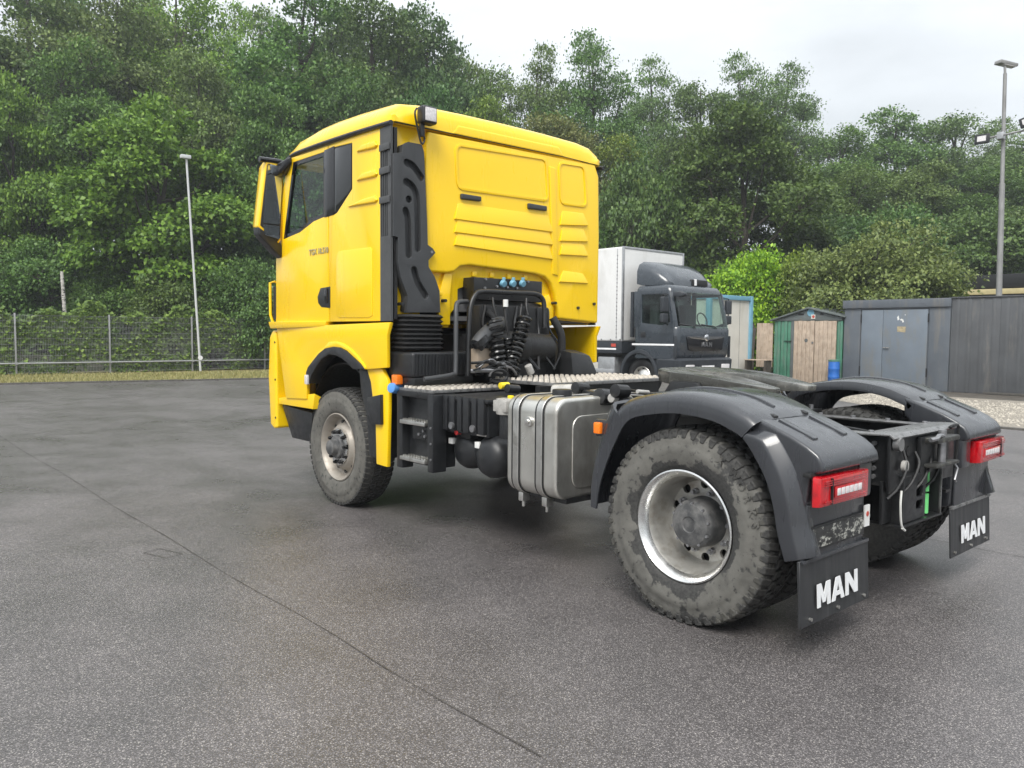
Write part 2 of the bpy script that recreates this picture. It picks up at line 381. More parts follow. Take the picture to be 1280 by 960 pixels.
pm('wet_dirt', (.085, .075, .062), .55, var=.3, vs=3, bs=50, bstr=.3, bd=.01)
pm('kerb_stone', (.075, .07, .062), .7, var=.25, vs=14, bs=50, bstr=.3, bd=.006)
# terrain sheet with the wooded slopes
xs = np.concatenate([np.linspace(-300, -40, 8), np.linspace(-30, 90, 61), np.linspace(110, 400, 8)])
ys = np.concatenate([np.linspace(-400, -110, 8), np.linspace(-90, 40, 66), np.linspace(60, 300, 7)])
vs = [(x, y, hill(x, y)-.03) for x in xs for y in ys]; ny_ = len(ys)
fs = [(i*ny_+j, (i+1)*ny_+j, (i+1)*ny_+j+1, i*ny_+j+1) for i in range(len(xs)-1) for j in range(ny_-1)]
struct(MB().add(vs, fs).build('ground', 'forest_soil'))
# asphalt yard, its far edge along the kerb line
kx = lambda y: 23.79+.2114*(y-0)          # kerb line x at y
yard = [(-60, 40), (kx(40), 40), (kx(-14), -14), (20.8, -19.5), (8, -15.8), (2.6, -10.55), (1.2, -10.6), (-60, -14)]
struct(MB().add([(x, y, 0) for x, y in yard], [tuple(range(len(yard)))]).build('asphalt_yard', 'asphalt', smooth=False))
dirt = [(20.8, -19.5), (8, -15.8), (2.6, -10.55), (1.2, -10.6), (-60, -14), (-60, -26), (20, -26)]
struct(MB().add([(x, y, -.006) for x, y in dirt], [tuple(range(len(dirt)))]).build('dirt_lane', 'wet_dirt', smooth=False))
grv = [(5.2, -17.6), (9.0, -17.2), (7.5, -14.6), (2.2, -10.75), (-12, -11.8), (-12, -17.2)]
struct(MB().add([(x, y, .004) for x, y in grv], [tuple(range(len(grv)))]).build('gravel_ground', 'gravel_bed', smooth=False))
# loose gravel stones
mb = MB()
for k in range(9000):
    u_, v_ = random.random(), random.random(); x = -6+13.5*u_; y = -11.2-5.6*v_
    if y > -10.9-.55*max(0, x-2.2) or x > 2.2+(-10.75-y)*1.3: continue
    s_ = random.uniform(.014, .036); a_ = random.random()*6
    p_ = [(x+s_*math.cos(a_+i*2.09), y+s_*math.sin(a_+i*2.09), .003) for i in range(3)]
    mb.add(p_+[(x+s_*.2, y, .004+s_*.9)], [(0, 1, 3), (1, 2, 3), (2, 0, 3)])
pm('gravel_stone', (.36, .33, .28), .8, var=.5, vs=3)
g = mb.build('gravel', 'gravel_stone', smooth=False); tag(g, 'pale loose gravel spread before the dark corrugated fence', 'gravel'); g['kind'] = 'stuff'
kb = struct(empty('gravel_kerb'))
for k in range(14):
    x = 2.6-k*1.0; MB().box(x-.985, x, -10.62-.0*k, -10.52, -.05, .035).build('kerb_stone', 'kerb_stone', kb, .01)
# pavement joints in the asphalt
def crack(pts, wd, name):
    mb = MB(); P = spline(pts, 6); L_, R_ = [], []
    for i, p in enumerate(P):
        a = np.array(P[max(i-1, 0)]); c = np.array(P[min(i+1, len(P)-1)]); d = (c-a)/np.linalg.norm(c-a); n = np.array([-d[1], d[0]])
        w_ = wd*random.uniform(.5, 1.4); o = random.uniform(-wd, wd)*.7
        L_.append((p[0]+n[0]*(w_+o), p[1]+n[1]*(w_+o), .004)); R_.append((p[0]-n[0]*(w_-o), p[1]-n[1]*(w_-o), .004))
    k = len(P); mb.add(L_+R_, [(i, i+1, k+i+1, k+i) for i in range(k-1)])
    struct(mb.build(name, 'joint_tar', smooth=False))
crack([(16, 2.6), (13, 2.62), (11.06, 2.67), (9.2, 2.70), (7, 2.69), (5, 2.72), (3.5, 2.71), (2.3, 2.725), (1.2, 2.70), (.4, 2.72), (-.5, 2.70)], .0028, 'asphalt_joint')
crack([(6, -1.70), (3, -1.73), (1, -1.70), (-.1, -1.718), (-.8, -1.708), (-2.5, -1.72), (-6, -1.70)], .004, 'asphalt_joint')
mk = [(3.05, 2.78), (3.28, 2.86), (3.24, 2.98), (3.01, 2.90)]
mb = MB()
for i in range(4):
    a, c = np.array(mk[i]), np.array(mk[(i+1) % 4]); d = (c-a)/np.linalg.norm(c-a); n = np.array([-d[1], d[0]])*.003
    mb.add([(*(a+n), .005+.0002*i), (*(c+n), .005+.0002*i), (*(c-n), .005+.0002*i), (*(a-n), .005+.0002*i)], [(0, 1, 2, 3)])
struct(mb.build('survey_mark', 'joint_tar', smooth=False))
# kerb and grass verge before the fence
kr = struct(empty('verge_kerb'))
for k in range(34):
    y = 12-k*1.0
    MB().hexa([(kx(y), y, -.05), (kx(y)+.10, y, -.05), (kx(y-.985)+.10, y-.985, -.05), (kx(y-.985), y-.985, -.05), (kx(y), y, .05), (kx(y)+.10, y, .05), (kx(y-.985)+.10, y-.985, .05), (kx(y-.985), y-.985, .05)]).build('kerb_stone', 'kerb_stone', kr, .012)
vg = [(kx(14)+.1, 14), (31, 14), (31, -24), (kx(-24)+.1, -24)]
struct(MB().add([(x, y, .02) for x, y in vg], [(0, 1, 2, 3)]).build('verge', 'verge_soil', smooth=False))
m, t, b = node_mat('grass_blade')
gi = t.nodes.new('ShaderNodeNewGeometry')
t.links.new(mixc(t, gi.outputs['Random Per Island'], (.13, .15, .035), (.40, .35, .15)), b.inputs['Base Color']); b.inputs['Roughness'].default_value = .6
n = 26000; mbv = []; mbf = []
yy = rng.uniform(-13, 4, n); xx = rng.uniform(0, 1, n)
xx = np.array([kx(y) for y in yy])+.12+xx**1.3*5.0
hh = rng.uniform(.03, .13, n); aa = rng.uniform(0, 6.28, n); ln = rng.uniform(-.05, .05, (n, 2))
for i in range(n):
    dx, dy = .010*math.cos(aa[i]), .010*math.sin(aa[i]); o = 3*i
    mbv += [(xx[i]-dx, yy[i]-dy, .015), (xx[i]+dx, yy[i]+dy, .015), (xx[i]+ln[i, 0], yy[i]+ln[i, 1], .02+hh[i])]; mbf.append((o, o+1, o+2))
me = bpy.data.meshes.new('grass'); me.from_pydata(mbv, [], mbf); me.materials.append(MATS['grass_blade'])
g = link('grass', me); tag(g, 'short yellowing grass strip between the asphalt and the mesh fence', 'grass'); g['kind'] = 'stuff'
# ================================================================== YELLOW TRACTOR UNIT
T = empty('tractor_truck')
tag(T, 'yellow two-axle tractor truck with bare chassis behind the cab, parked on wet asphalt', 'truck')
CY = 1.22
dw = XZ([(354, 299), (375, 290), (392, 276.5), (406, 270.5), (406, 189.5), (366, 203)], CY)      # door window
qw = XZ([(417.5, 268), (421, 266), (440, 236), (440, 178.5), (417.5, 184)], CY)                # quarter window
door_o = [(3.822, 1.645), (3.822, 3.185), (4.60, 3.195), (4.70, 2.95), (4.80, 2.45), (4.885, 2.25), (4.90, 1.645)]
rear_o = [(2.955, 1.645), (2.965, 3.185), (3.812, 3.185), (3.812, 1.645)]
hatch = XZ([(421, 318), (424, 314), (463, 309), (466, 312), (466, 394), (462, 397), (424, 397), (421, 394)], CY)
for s in (1, -1):
    a, b = s*CY, s*(CY-.045)
    door = MB().prism(door_o, 'y', a, b, [dw]).build('door', 'yellow_paint', T, .008)
    MB().prism(dw, 'y', s*(CY-.004), s*(CY-.03), [inset(dw, .034)]).build('window_frame', 'black_gloss', door)
    MB().prism(inset(dw, .03), 'y', s*(CY-.018), s*(CY-.023)).build('window_glass', 'clear_glass', door)
    hp = XZ([(397, 371), (401, 360), (413, 358), (413, 385), (402, 384), (398, 379)], CY)
    hd = MB().prism(hp, 'y', a+s*.004, b).build('door_handle', 'black_plastic', door, .006)
    MB().box(hp[2][0]+.035, hp[2][0]+.085, *sorted((a, a+s*.018)), 1.81, 1.94).build('handle_grip', 'black_gloss', door, .008)
    rp_ = MB().prism(rear_o, 'y', a, b, [qw]).build('rear_side_panel', 'yellow_paint', T, .008)
    MB().prism(qw, 'y', s*(CY-.003), s*(CY-.02)).build('quarter_window', 'tint_glass', rp_)
    MB().prism(inset(qw, .012), 'y', s*(CY+.001), s*(CY-.006)).build('quarter_window_film', 'dark_glass', rp_, .003)
    MB().prism(XZ([(405.5, 272), (410, 270.8), (418, 268.3), (418, 182.5), (405.5, 188)], CY), 'y', s*(CY+.003), s*(CY-.03)).build('window_pillar', 'black_gloss', T, .002)
    MB().prism(hatch, 'y', a+s*.006, a-s*.01).build('storage_hatch', 'yellow_paint', rp_, .005)
    for yy in (286, 430, 560):        # pressed ridges behind the quarter window (zoom pixels)
        q = XZ([(310+(545 if yy < 500 else 500)/4, 110+(yy+36)/4), (310+575/4, 110+(yy-2)/4), (310+640/4, 110+(yy-22)/4), (310+652/4, 110+(yy+0)/4), (310+640/4, 110+(yy+14)/4)], CY)
        MB().prism(q, 'y', a+s*.018, a-s*.01).build('ridge', 'yellow_paint', rp_, .014, 3)
    # corner trim with vent slits
    st = [(2.80, 1.645), (2.80, 3.17), (2.958, 3.165), (2.958, 1.645)]
    slits = []
    for (p0, p1) in ((190, 210), (218, 246), (255, 296)):
        z1 = at(478, p0, y=CY)[2]; z0 = at(478, p1, y=CY)[2]
        for k in range(4): slits.append([(2.848+k*.026, z0), (2.864+k*.026, z0), (2.864+k*.026, z1), (2.848+k*.026, z1)])
    ex = 0 if s > 0 else .07
    tr = MB().prism([(p[0]+(ex if p[0] < 2.9 else 0), p[1]) for p in st], 'y', s*(CY+.006), s*(CY-.012), slits if s > 0 else []).build('corner_trim', 'trim_grey', T)
    MB().box(2.81+ex, 2.955, *sorted((s*(CY-.030), s*(CY-.06))), 1.66, 3.16).build('trim_backing', 'rubber', tr)
    for zz in (at(478, 185, y=CY)[2], at(478, 214, y=CY)[2], at(478, 250.5, y=CY)[2]):
        MB().box(2.806+ex, 2.955, *sorted((s*(CY+.006), s*(CY+.02))), zz-.03, zz+.025).build('trim_rib', 'trim_grey', tr, .008)
    MB().tube(spline([(2.795, s*(CY+.006), 3.185), (3.4, s*(CY+.008), 3.203), (3.96, s*(CY+.006), 3.213), (4.45, s*(CY-.005), 3.215), (4.66, s*(CY-.03), 3.20)], 5), .020, 8).build('rain_gutter', 'black_plastic', T)
    # sill ledge and lower panels
    MB().hexa([(3.86, s*1.16, 1.60), (4.93, s*1.10, 1.585), (4.93, s*1.27, 1.585), (3.88, s*1.235, 1.60), (3.84, s*1.16, 1.652), (4.94, s*1.10, 1.652), (4.94, s*1.285, 1.652), (3.84, s*1.235, 1.652)]).build('door_sill', 'yellow_paint', T, .012)
    LY = 1.235
    arch = XZ([(384, 466.5), (386.5, 459), (393.7, 449.7), (400, 442), (408, 435.5), (418.5, 433.5), (427, 434.5), (434.5, 438.3), (445, 448), (452, 454.5), (457.5, 462)], LY)
    top = XZ([(490.3, 405.2), (486, 421), (485, 459.4)], LY)
    low = [(4.86, 1.60), (2.80, 1.635), (2.85, 1.53), (2.85, 1.272)]+[(x_, z_) for x_, z_ in reversed(arch)]+XZ([(383, 499), (357, 498)], LY)
    cut = 9
    lp = MB().prism(low, 'y', s*LY, s*(LY-.035)).build('lower_side_panel', 'yellow_paint', T, .012)
    ain = XZ([(388.4, 480), (391, 469), (397, 458.5), (404, 449), (413, 443), (421, 444), (429, 448), (436.5, 454), (443, 461.5)], LY)
    MB().prism(arch+ain[::-1], 'y', s*(LY+.018), s*(LY-.10)).build('wheel_arch_trim', 'black_plastic', T, .008)
    # raised yellow arch lip
    lip = XZ([(390, 452), (398, 441), (407, 433.5), (412, 427.5), (421, 427), (430, 429.5), (440, 436.5), (449, 446), (458, 459)], LY)
    MB().prism(lip+arch[1:][::-1][:10], 'y', s*(LY+.01), s*(LY-.02)).build('wheel_arch_lip', 'yellow_paint', T, .008)
    MB().hexa([(4.10, s*1.05, .84), (4.86, s*1.05, .84), (4.86, s*1.22, .84), (4.14, s*1.22, .84), (4.10, s*1.05, .90), (4.86, s*1.05, .90), (4.86, s*1.22, .90), (4.10, s*1.22, .99)]).build('lower_flange', 'yellow_paint', T, .008)
    # bumper corner
    cp = [(4.87, .60), (4.94, .585), (5.02, .62), (5.06, 1.1), (5.02, 1.50), (4.95, 1.57), (4.875, 1.545)]
    bc = MB().prism(cp, 'y', s*1.235, s*.8).build('bumper_corner', 'yellow_paint', T, .022, 3)
    for zz in (1.45, 1.08, .70): MB().cyl((4.895, s*1.23, zz), (4.895, s*1.239, zz), .011, n=10).build('bolt', 'black_plastic', bc)
    MB().hexa([(4.28, s*.9, .50), (4.72, s*.9, .50), (4.70, s*1.16, .51), (4.30, s*1.16, .51), (4.18, s*.9, .80), (4.84, s*.9, .84), (4.84, s*1.2, .84), (4.20, s*1.2, .80)]).build('entry_step_well', 'black_plastic', T, .02)
    # fender leg behind the front wheel
    leg = XZ([(459, 461), (478, 461), (484, 474), (486.5, 484), (484.5, 584), (471, 580), (470, 531), (464, 478)], 1.2)
    MB().prism(leg, 'y', s*1.205, s*1.17).build('fender_leg', 'yellow_paint', T, .008)
    MB().prism([(3.05, .50), (3.20, .52), (3.24, .85), (3.33, 1.05), (3.36, 1.24), (3.20, 1.24), (3.12, .95)], 'y', s*1.19, s*.86).build('splash_guard', 'black_plastic', T, .012)
    bk = XZ([(460, 497), (477, 493), (477.5, 531), (466, 530), (460, 512)], 1.22)
    MB().prism(bk, 'y', s*1.235, s*1.19).build('guard_block', 'black_plastic', T, .01)
    # wheel house liner
    rr = [(3.7857+.68*math.cos(R(a_)), .525+.76*math.sin(R(a_))) for a_ in range(0, 181, 10)]
    ri = [(3.7857+.665*math.cos(R(a_)), .525+.745*math.sin(R(a_))) for a_ in range(0, 181, 10)]
    MB().prism(rr+ri[::-1], 'y', s*1.10, s*.5).build('wheel_house', 'rubber', T)
    # mirror assembly
    mr = empty('mirror', T)
    mo = YZ([(333, 201), (356, 206), (352, 300), (348, 305), (323, 283)], 4.72); mo = [(s*p[0], p[1]) for p in mo]
    cy_ = sum(p[0] for p in mo)/5; cz_ = sum(p[1] for p in mo)/5
    ins = [(cy_+(p[0]-cy_)*.86, cz_+(p[1]-cz_)*.93) for p in mo]
    MB().loft([[(4.73, *p) for p in mo], [(4.80, *p) for p in mo], [(4.90, cy_+(p[0]-cy_)*.86, cz_+(p[1]-cz_)*.94) for p in mo], [(4.94, cy_+(p[0]-cy_)*.6, cz_+(p[1]-cz_)*.85) for p in mo]]).build('mirror_shell', 'yellow_paint', mr, .012)
    MB().prism(ins, 'x', 4.722, 4.735).build('mirror_bezel', 'black_plastic', mr, .003)
    zs = cz_-.16
    up_ = [(cy_+(p[0]-cy_)*.80, cz_+.06+(p[1]-cz_)*.80) for p in mo[:2]]
    g1 = [up_[0], up_[1], (cy_+(mo[2][0]-cy_)*.72, zs), (cy_+(mo[4][0]-cy_)*.72, zs)]
    MB().hexa([(4.708, *g1[0]), (4.708, *g1[1]), (4.715, *g1[2]), (4.715, *g1[3])]+[(4.724, *p) for p in g1]).build('mirror_glass', 'mirror_glass', mr)
    g2 = [(g1[3][0], zs-.012), (g1[2][0], zs-.012), (cy_+(mo[2][0]-cy_)*.68, cz_-.30), (cy_+(mo[4][0]-cy_)*.60, cz_-.27)]
    MB().hexa([(4.717, *p) for p in g2]+[(4.724, *p) for p in g2]).build('wide_angle_glass', 'mirror_glass', mr)
    MB().tube([(4.72, s*1.15, 3.16), (4.74, s*1.25, 3.185), (4.74, s*1.44, 3.18)], .026, 8).build('mirror_arm', 'black_gloss', mr)
    MB().loft([[(4.76, s*1.18, 2.25), (4.86, s*1.16, 2.23), (4.86, s*1.16, 2.36), (4.76, s*1.18, 2.38)], [(4.72, s*1.30, 2.32), (4.86, s*1.30, 2.32), (4.86, s*1.30, 2.46), (4.72, s*1.30, 2.45)], [(4.73, s*1.46, 2.47), (4.86, s*1.46, 2.48), (4.86, s*1.46, 2.56), (4.73, s*1.46, 2.55)]]).build('mirror_foot', 'black_plastic', mr, .02, 3)
    MB().loft([[(4.50, s*1.225, 3.13), (4.50, s*1.26, 3.14), (4.50, s*1.26, 3.19), (4.50, s*1.225, 3.20)], [(4.62, s*1.215, 3.04), (4.62, s*1.30, 3.06), (4.62, s*1.30, 3.15), (4.62, s*1.215, 3.17)], [(4.76, s*1.20, 3.03), (4.76, s*1.30, 3.06), (4.76, s*1.30, 3.13), (4.76, s*1.20, 3.15)]]).build('kerb_mirror', 'black_gloss', mr, .02, 3)
    MB().tube([(4.95, s*1.20, 2.05), (5.0, s*1.23, 2.04), (5.0, s*1.23, 1.72), (4.96, s*1.215, 1.62)], .014, 8).build('grab_handle', 'yellow_paint', T)
    MB().tube([(4.93, s*1.205, 2.0), (4.93, s*1.205, 1.68)], .025, 6).build('front_seam', 'black_plastic', T)
    MB().box(4.15, 4.21, *sorted((s*1.235, s*1.27)), 1.07, 1.16).build('arch_lamp', 'clear_lens', T, .012)

# rear wall
def px_yz(pts, x): return YZ(pts, x)
BX = 2.885
base = [(-1.205, 3.20), (1.19, 3.20), (1.19, 1.66), (.90, 1.66), (.87, 1.85), (.72, 1.80), (.70, 1.60), (.60, 1.60), (.575, 1.72), (.50, 1.80), (.50, 1.93), (.44, 1.95), (.44, 2.0), (-.37, 2.04), (-.385, 1.85), (-.50, 1.82), (-.515, 1.63), (-.62, 1.63), (-.63, 1.69), (-1.205, 1.66)]
rw = MB().prism(base, 'x', BX, BX+.03).build('rear_wall', 'yellow_paint', T, .006)
raised = [(.86, 3.185), (-1.13, 3.215), (-1.19, 3.1), (-1.21, 2.5), (-1.205, 1.665), (-.66, 1.70)]+[(-.64, 1.78), (-.60, 1.93), (-.55, 2.03), (-.47, 2.085), (-.35, 2.105), (.42, 2.135), (.52, 2.12), (.58, 2.07), (.66, 2.055), (.85, 2.055)]+[(.88, 2.10), (.87, 2.4), (.885, 2.9)]
main = MB().prism(raised, 'x', 2.82, BX+.002).build('rear_pressing', 'yellow_paint', rw, .022, 3)
def emboss(poly, x, d, name, bev): return MB().prism(poly, 'x', x-d, x+.01).build(name, 'yellow_paint', rw, bev, 3)
def rrp(y0, y1, z0, z1, r): return rrect(min(y0, y1), max(y0, y1), z0, z1, r, 4)
def quad_r(tl, tr, br, bl, x=2.82):     # quad from photo pixels on the rear wall with trimmed corners
    p = YZ([tl, tr, br, bl], x); out = []
    for i in range(4):
        c = Vector(p[i]); a = Vector(p[i-1]); b = Vector(p[(i+1) % 4])
        out += [tuple(c+(a-c).normalized()*.045), tuple(c+(a-c).normalized()*.015+(b-c).normalized()*.015), tuple(c+(b-c).normalized()*.045)]
    return out
def panel_with_groove(q, nm):
    # a flat pressed field: thin raised frame line around a flush field
    o_ = inset(q, -.014); i_ = inset(q, .010)
    MB().prism(o_, 'x', 2.812, 2.83, [i_]).build(nm, 'yellow_paint', rw, .006, 2)
panel_with_groove(quad_r((570, 181), (682, 199), (685, 251), (572, 235)), 'field_border')
panel_with_groove(quad_r((699, 203), (730, 208), (733, 258), (701, 254)), 'field_border')
def rib(tl, tr, br, bl):
    p = YZ([tl, tr, br, bl], 2.82); (a, b, c, d) = p
    e = .03
    MB().hexa([(2.802, d[0], d[1]), (2.802, c[0], c[1]), (2.83, c[0]-.0, c[1]-.012), (2.83, d[0]+.0, d[1]-.012),
               (2.818, a[0]-e, a[1]), (2.818, b[0]+e, b[1]), (2.83, b[0]+e, b[1]+.004), (2.83, a[0]-e, a[1]+.004)]).build('pressed_rib', 'yellow_paint', rw, .006, 2)
for k, (l0, l1, r0, r1) in enumerate(((262, 273.5, 279, 290), (279, 290, 296, 306), (297, 306, 314, 324))): rib((569, l0-9), (688, r0-9), (690, r1), (567, l1))
for (l0, r0, r1, l1) in ((266, 270, 282, 281), (286, 290, 302, 301), (305, 309, 320, 318)): rib((700, l0-3), (732, r0-3), (734, r1), (699, l1))
sw = YZ([(686, 208), (694, 210), (697, 345), (690, 343)], 2.82)
MB().prism(sw, 'x', 2.808, 2.83).build('vertical_swage', 'yellow_paint', rw, .010, 3)
rib((701, 338), (731, 342), (734, 354), (698, 352))
for p in ((575, 242, 600, 252), (659, 254, 682, 264)):
    a = YZ([(p[0], p[1]), (p[2], p[1]+4), (p[2], p[3]), (p[0], p[3]-3)], 2.82)
    MB().prism(a, 'x', 2.795, 2.83).build('wall_vent', 'intake_plastic', rw, .012, 3)
for k in range(4):
    y_ = .33-k*.2; MB().box(2.865, 2.90, y_-.025, y_+.025, 2.045, 2.09).build('bracket_tab', 'yellow_paint', rw, .008)
MB().box(2.80, 2.90, .72, .86, 1.86, 1.90).build('cab_mount', 'yellow_paint', rw, .008)
MB().box(2.80, 2.90, .74, .86, 1.80, 1.83).build('cab_mount', 'yellow_paint', rw, .008)
MB().prism([(.60, 1.62), (.70, 1.62), (.74, 1.80), (.66, 2.06), (.58, 2.05), (.60, 1.85)], 'x', 2.855, 2.89).build('bracket_arm', 'yellow_paint', rw, .012)
MB().prism([(-.50, 1.65), (-.61, 1.65), (-.63, 1.80), (-.56, 1.93), (-.50, 1.90)], 'x', 2.855, 2.89).build('bracket_arm', 'yellow_paint', rw, .012)
for (a, b) in ((690.5, 379), (719, 385), (739, 380), (553, 376), (499, 380)):
    p = at(a, b, x=2.85); MB().cyl((2.80, p[1], p[2]), (2.86, p[1], p[2]), .014, n=10).build('bolt', 'black_plastic', rw)

# roof
def roof_ring(x, top, zb, hw, e=.10):
    half = [(hw, zb), (hw+.004, zb+.05), (hw-.035, zb+.6*(top-zb)), (hw-.12, top-.02), (hw-.30, top+.004), (hw*.4, top+.016), (0, top+.02)]
    return [(x, y, z) for y, z in half]+[(x, -y, z) for y, z in reversed(half[:-1])]
st = [(2.814, 3.235, 3.210, 1.17), (2.822, 3.30, 3.205, 1.195), (2.842, 3.358, 3.20, 1.205), (2.875, 3.385, 3.20, 1.21), (2.94, 3.398, 3.20, 1.212), (3.10, 3.408, 3.203, 1.212), (3.44, 3.425, 3.208, 1.212), (3.85, 3.435, 3.215, 1.212), (4.15, 3.432, 3.218, 1.208), (4.47, 3.412, 3.22, 1.19), (4.70, 3.36, 3.215, 1.15), (4.82, 3.30, 3.20, 1.08), (4.88, 3.23, 3.17, .98)]
roof = MB().loft([roof_ring(*a) for a in st]).build('roof', 'yellow_paint', T, ang=50)
MB().loft([[(2.809, .62, 3.205), (2.809, -.70, 3.215), (2.813, -.62, 3.29), (2.813, .55, 3.28)], [(2.86, .66, 3.20), (2.86, -.74, 3.21), (2.86, -.66, 3.345), (2.86, .58, 3.335)]]).build('roof_pressing', 'yellow_paint', roof, .012, 3)
MB().tube([(2.818, 1.18, 3.20), (2.815, .62, 3.205), (2.815, -.7, 3.215), (2.82, -1.16, 3.208)], .005, 6).build('roof_seam', 'frame_black', roof)
# front: windscreen, scuttle, grille (seen from other sides)
MB().loft([[(4.86, -1.0, 3.20), (4.86, 1.0, 3.20), (4.72, 1.15, 3.19), (4.72, -1.15, 3.19)], [(5.05, -1.05, 2.15), (5.05, 1.05, 2.15), (4.88, 1.2, 2.15), (4.88, -1.2, 2.15)]], caps=False).build('windscreen', 'clear_glass', T, ang=20)
MB().loft([[(5.06, -1.06, 2.16), (5.06, 1.06, 2.16), (4.88, 1.21, 2.16), (4.88, -1.21, 2.16)], [(5.12, -1.0, 1.6), (5.12, 1.0, 1.6), (4.90, 1.21, 1.6), (4.90, -1.21, 1.6)]]).build('front_panel', 'yellow_paint', T, .01)
MB().loft([[(5.10, -.95, 1.6), (5.10, .95, 1.6), (4.90, 1.15, 1.6), (4.90, -1.15, 1.6)], [(5.10, -.9, .65), (5.10, .9, .65), (4.9, .95, .65), (4.9, -.95, .65)]]).build('front_grille', 'black_plastic', T, .02)
# interior
MB().box(2.93, 4.85, -1.16, 1.16, 1.66, 1.74).build('cab_floor', 'interior', T)
MB().box(2.93, 2.96, -1.15, 1.15, 1.7, 3.19).build('cab_back_lining', 'interior', T)
MB().box(4.45, 4.84, -1.14, 1.14, 1.75, 2.36).build('dashboard', 'interior', T, .06, 3)
MB().box(2.96, 3.40, -1.1, 1.1, 1.75, 2.15).build('bunk', 'seat_fabric', T, .05)
for s in (1, -1):
    sc_ = empty('seat', T)
    MB().box(3.62, 4.15, s*.62-.25, s*.62+.25, 2.02, 2.18).build('cushion', 'seat_fabric', sc_, .05, 3)
    MB().hexa([(3.56, s*.62-.24, 2.15), (3.70, s*.62-.24, 2.15), (3.70, s*.62+.24, 2.15), (3.56, s*.62+.24, 2.15), (3.44, s*.62-.20, 2.78), (3.54, s*.62-.20, 2.78), (3.54, s*.62+.20, 2.78), (3.44, s*.62+.20, 2.78)]).build('backrest', 'seat_fabric', sc_, .04, 3)
    MB().box(3.42, 3.52, s*.62-.13, s*.62+.13, 2.78, 2.98).build('headrest', 'seat_fabric', sc_, .04, 3)
MB().tube([(4.30+.10*math.sin(t_), .62+.22*math.cos(t_), 2.40+.20*math.sin(t_)) for t_ in np.linspace(0, 2*PI, 25)[:-1]], .016, 6, closed=True).build('steering_wheel', 'black_plastic', T)

# air intake on the cab's rear corner
def zi(pts): return [(480+a/3, 140+b/3) for a, b in pts]
IX = 2.785
io = YZ(zi([(66, 152), (70, 122), (90, 112), (140, 122), (149, 150), (160, 400), (163, 498), (182, 512), (192, 528), (166, 556), (166, 580), (190, 620), (207, 670), (210, 752), (83, 752), (88, 690), (62, 620), (51, 560), (52, 470), (34, 465), (34, 155)]), IX)
def slot(pts, wd): return stroke([(p[0], p[1]) for p in spline(YZ(zi(pts), IX), 3)], wd)
dot = [(p[0]+.030*math.cos(t_), p[1]+.030*math.sin(t_)) for p in YZ(zi([(92, 328)]), IX) for t_ in np.linspace(0, 2*PI, 13)[:-1]]
sl_ = [slot([(84, 190), (108, 203), (139, 246)], .030), slot([(82, 262), (104, 278), (121, 318), (125, 420), (126, 512)], .030), slot([(80, 370), (88, 402), (90, 470), (92, 535)], .030), slot([(112, 592), (126, 640), (154, 688)], .030), dot]
ik = empty('air_intake', T)
MB().prism(io, 'x', IX-.006, IX+.035, sl_).build('intake_face', 'intake_plastic', ik, .013, 3)
MB().prism(inset(io, .004), 'x', IX+.036, 2.90).build('intake_body', 'intake_plastic', ik, .02)
for a, b in ((46, 185), (58, 187), (41, 383), (53, 384), (41, 412), (53, 413)):
    p = YZ(zi([(a, b)]), IX)[0]; MB().cyl((IX-.004, *p), (IX+.01, *p), .008, n=8).build('rivet', 'frame_black', ik)
p = YZ(zi([(178, 525)]), IX)[0]; MB().cyl((IX-.008, *p), (IX+.01, *p), .012, n=8).build('bolt', 'bolt_steel', ik)
by0, by1 = at(549, 410, x=IX)[1], at(502, 410, x=IX)[1]
rings = []
for k in range(17):
    z_ = 1.70-.018*k; e = .014 if k % 2 else -.004
    rings.append([(x_, y_, z_) for x_, y_ in rrect(IX-.06-e, 2.95+e, by0-e, by1+e, .05, 3)])
MB().loft(rings).build('bellows', 'rubber', ik)
MB().box(2.60, 2.95, .42, 1.16, 1.20, 1.40).build('air_filter_box', 'black_plastic', T, .03, 3)
fb = MB()
for k in range(22): fb.box(2.592, 2.603, .45+k*.032, .462+k*.032, 1.22, 1.385)
fb.build('filter_box_ribs', 'black_plastic', T)['kind'] = 'stuff'
MB().box(2.60, 2.93, .55, 1.14, 1.14, 1.20).build('mount_bracket', 'frame_black', T, .01)

# work lamp on the roof edge
wl = empty('work_lamp', T)
p = at(533, 145, x=2.74); y_, z_ = p[1], p[2]
MB().box(2.68, 2.78, y_-.068, y_+.068, z_-.068, z_+.068).build('lamp_housing', 'black_plastic', wl, .02, 3)
MB().box(2.672, 2.685, y_-.052, y_+.052, z_-.052, z_+.052).build('lamp_lens', 'clear_lens', wl, .006)
MB().box(2.73, 2.76, y_+.02, y_+.06, z_-.17, z_-.05).build('lamp_bracket', 'black_plastic', wl, .008)
MB().tube(spline([(2.76, y_+.08, z_+.05), (2.74, y_+.11, z_), (2.75, y_+.08, z_-.10), (2.75, y_+.04, z_-.22), (2.75, y_+.01, z_-.18), (2.78, y_+.02, z_-.10)], 4), .008, 6).build('lamp_cable', 'rubber', wl)

# badge on the door
p = at(397, 314.5, y=CY+.002)
text_mesh('TGX 18.510', .072, .002, 'badge_lettering', 'silver_badge', T, Matrix.Translation((p[0]-.02, CY+.004, p[2])) @ Matrix(((-1, 0, 0), (0, 0, 1), (0, 1, 0))).to_4x4(), .002)['kind'] = 'stuff'

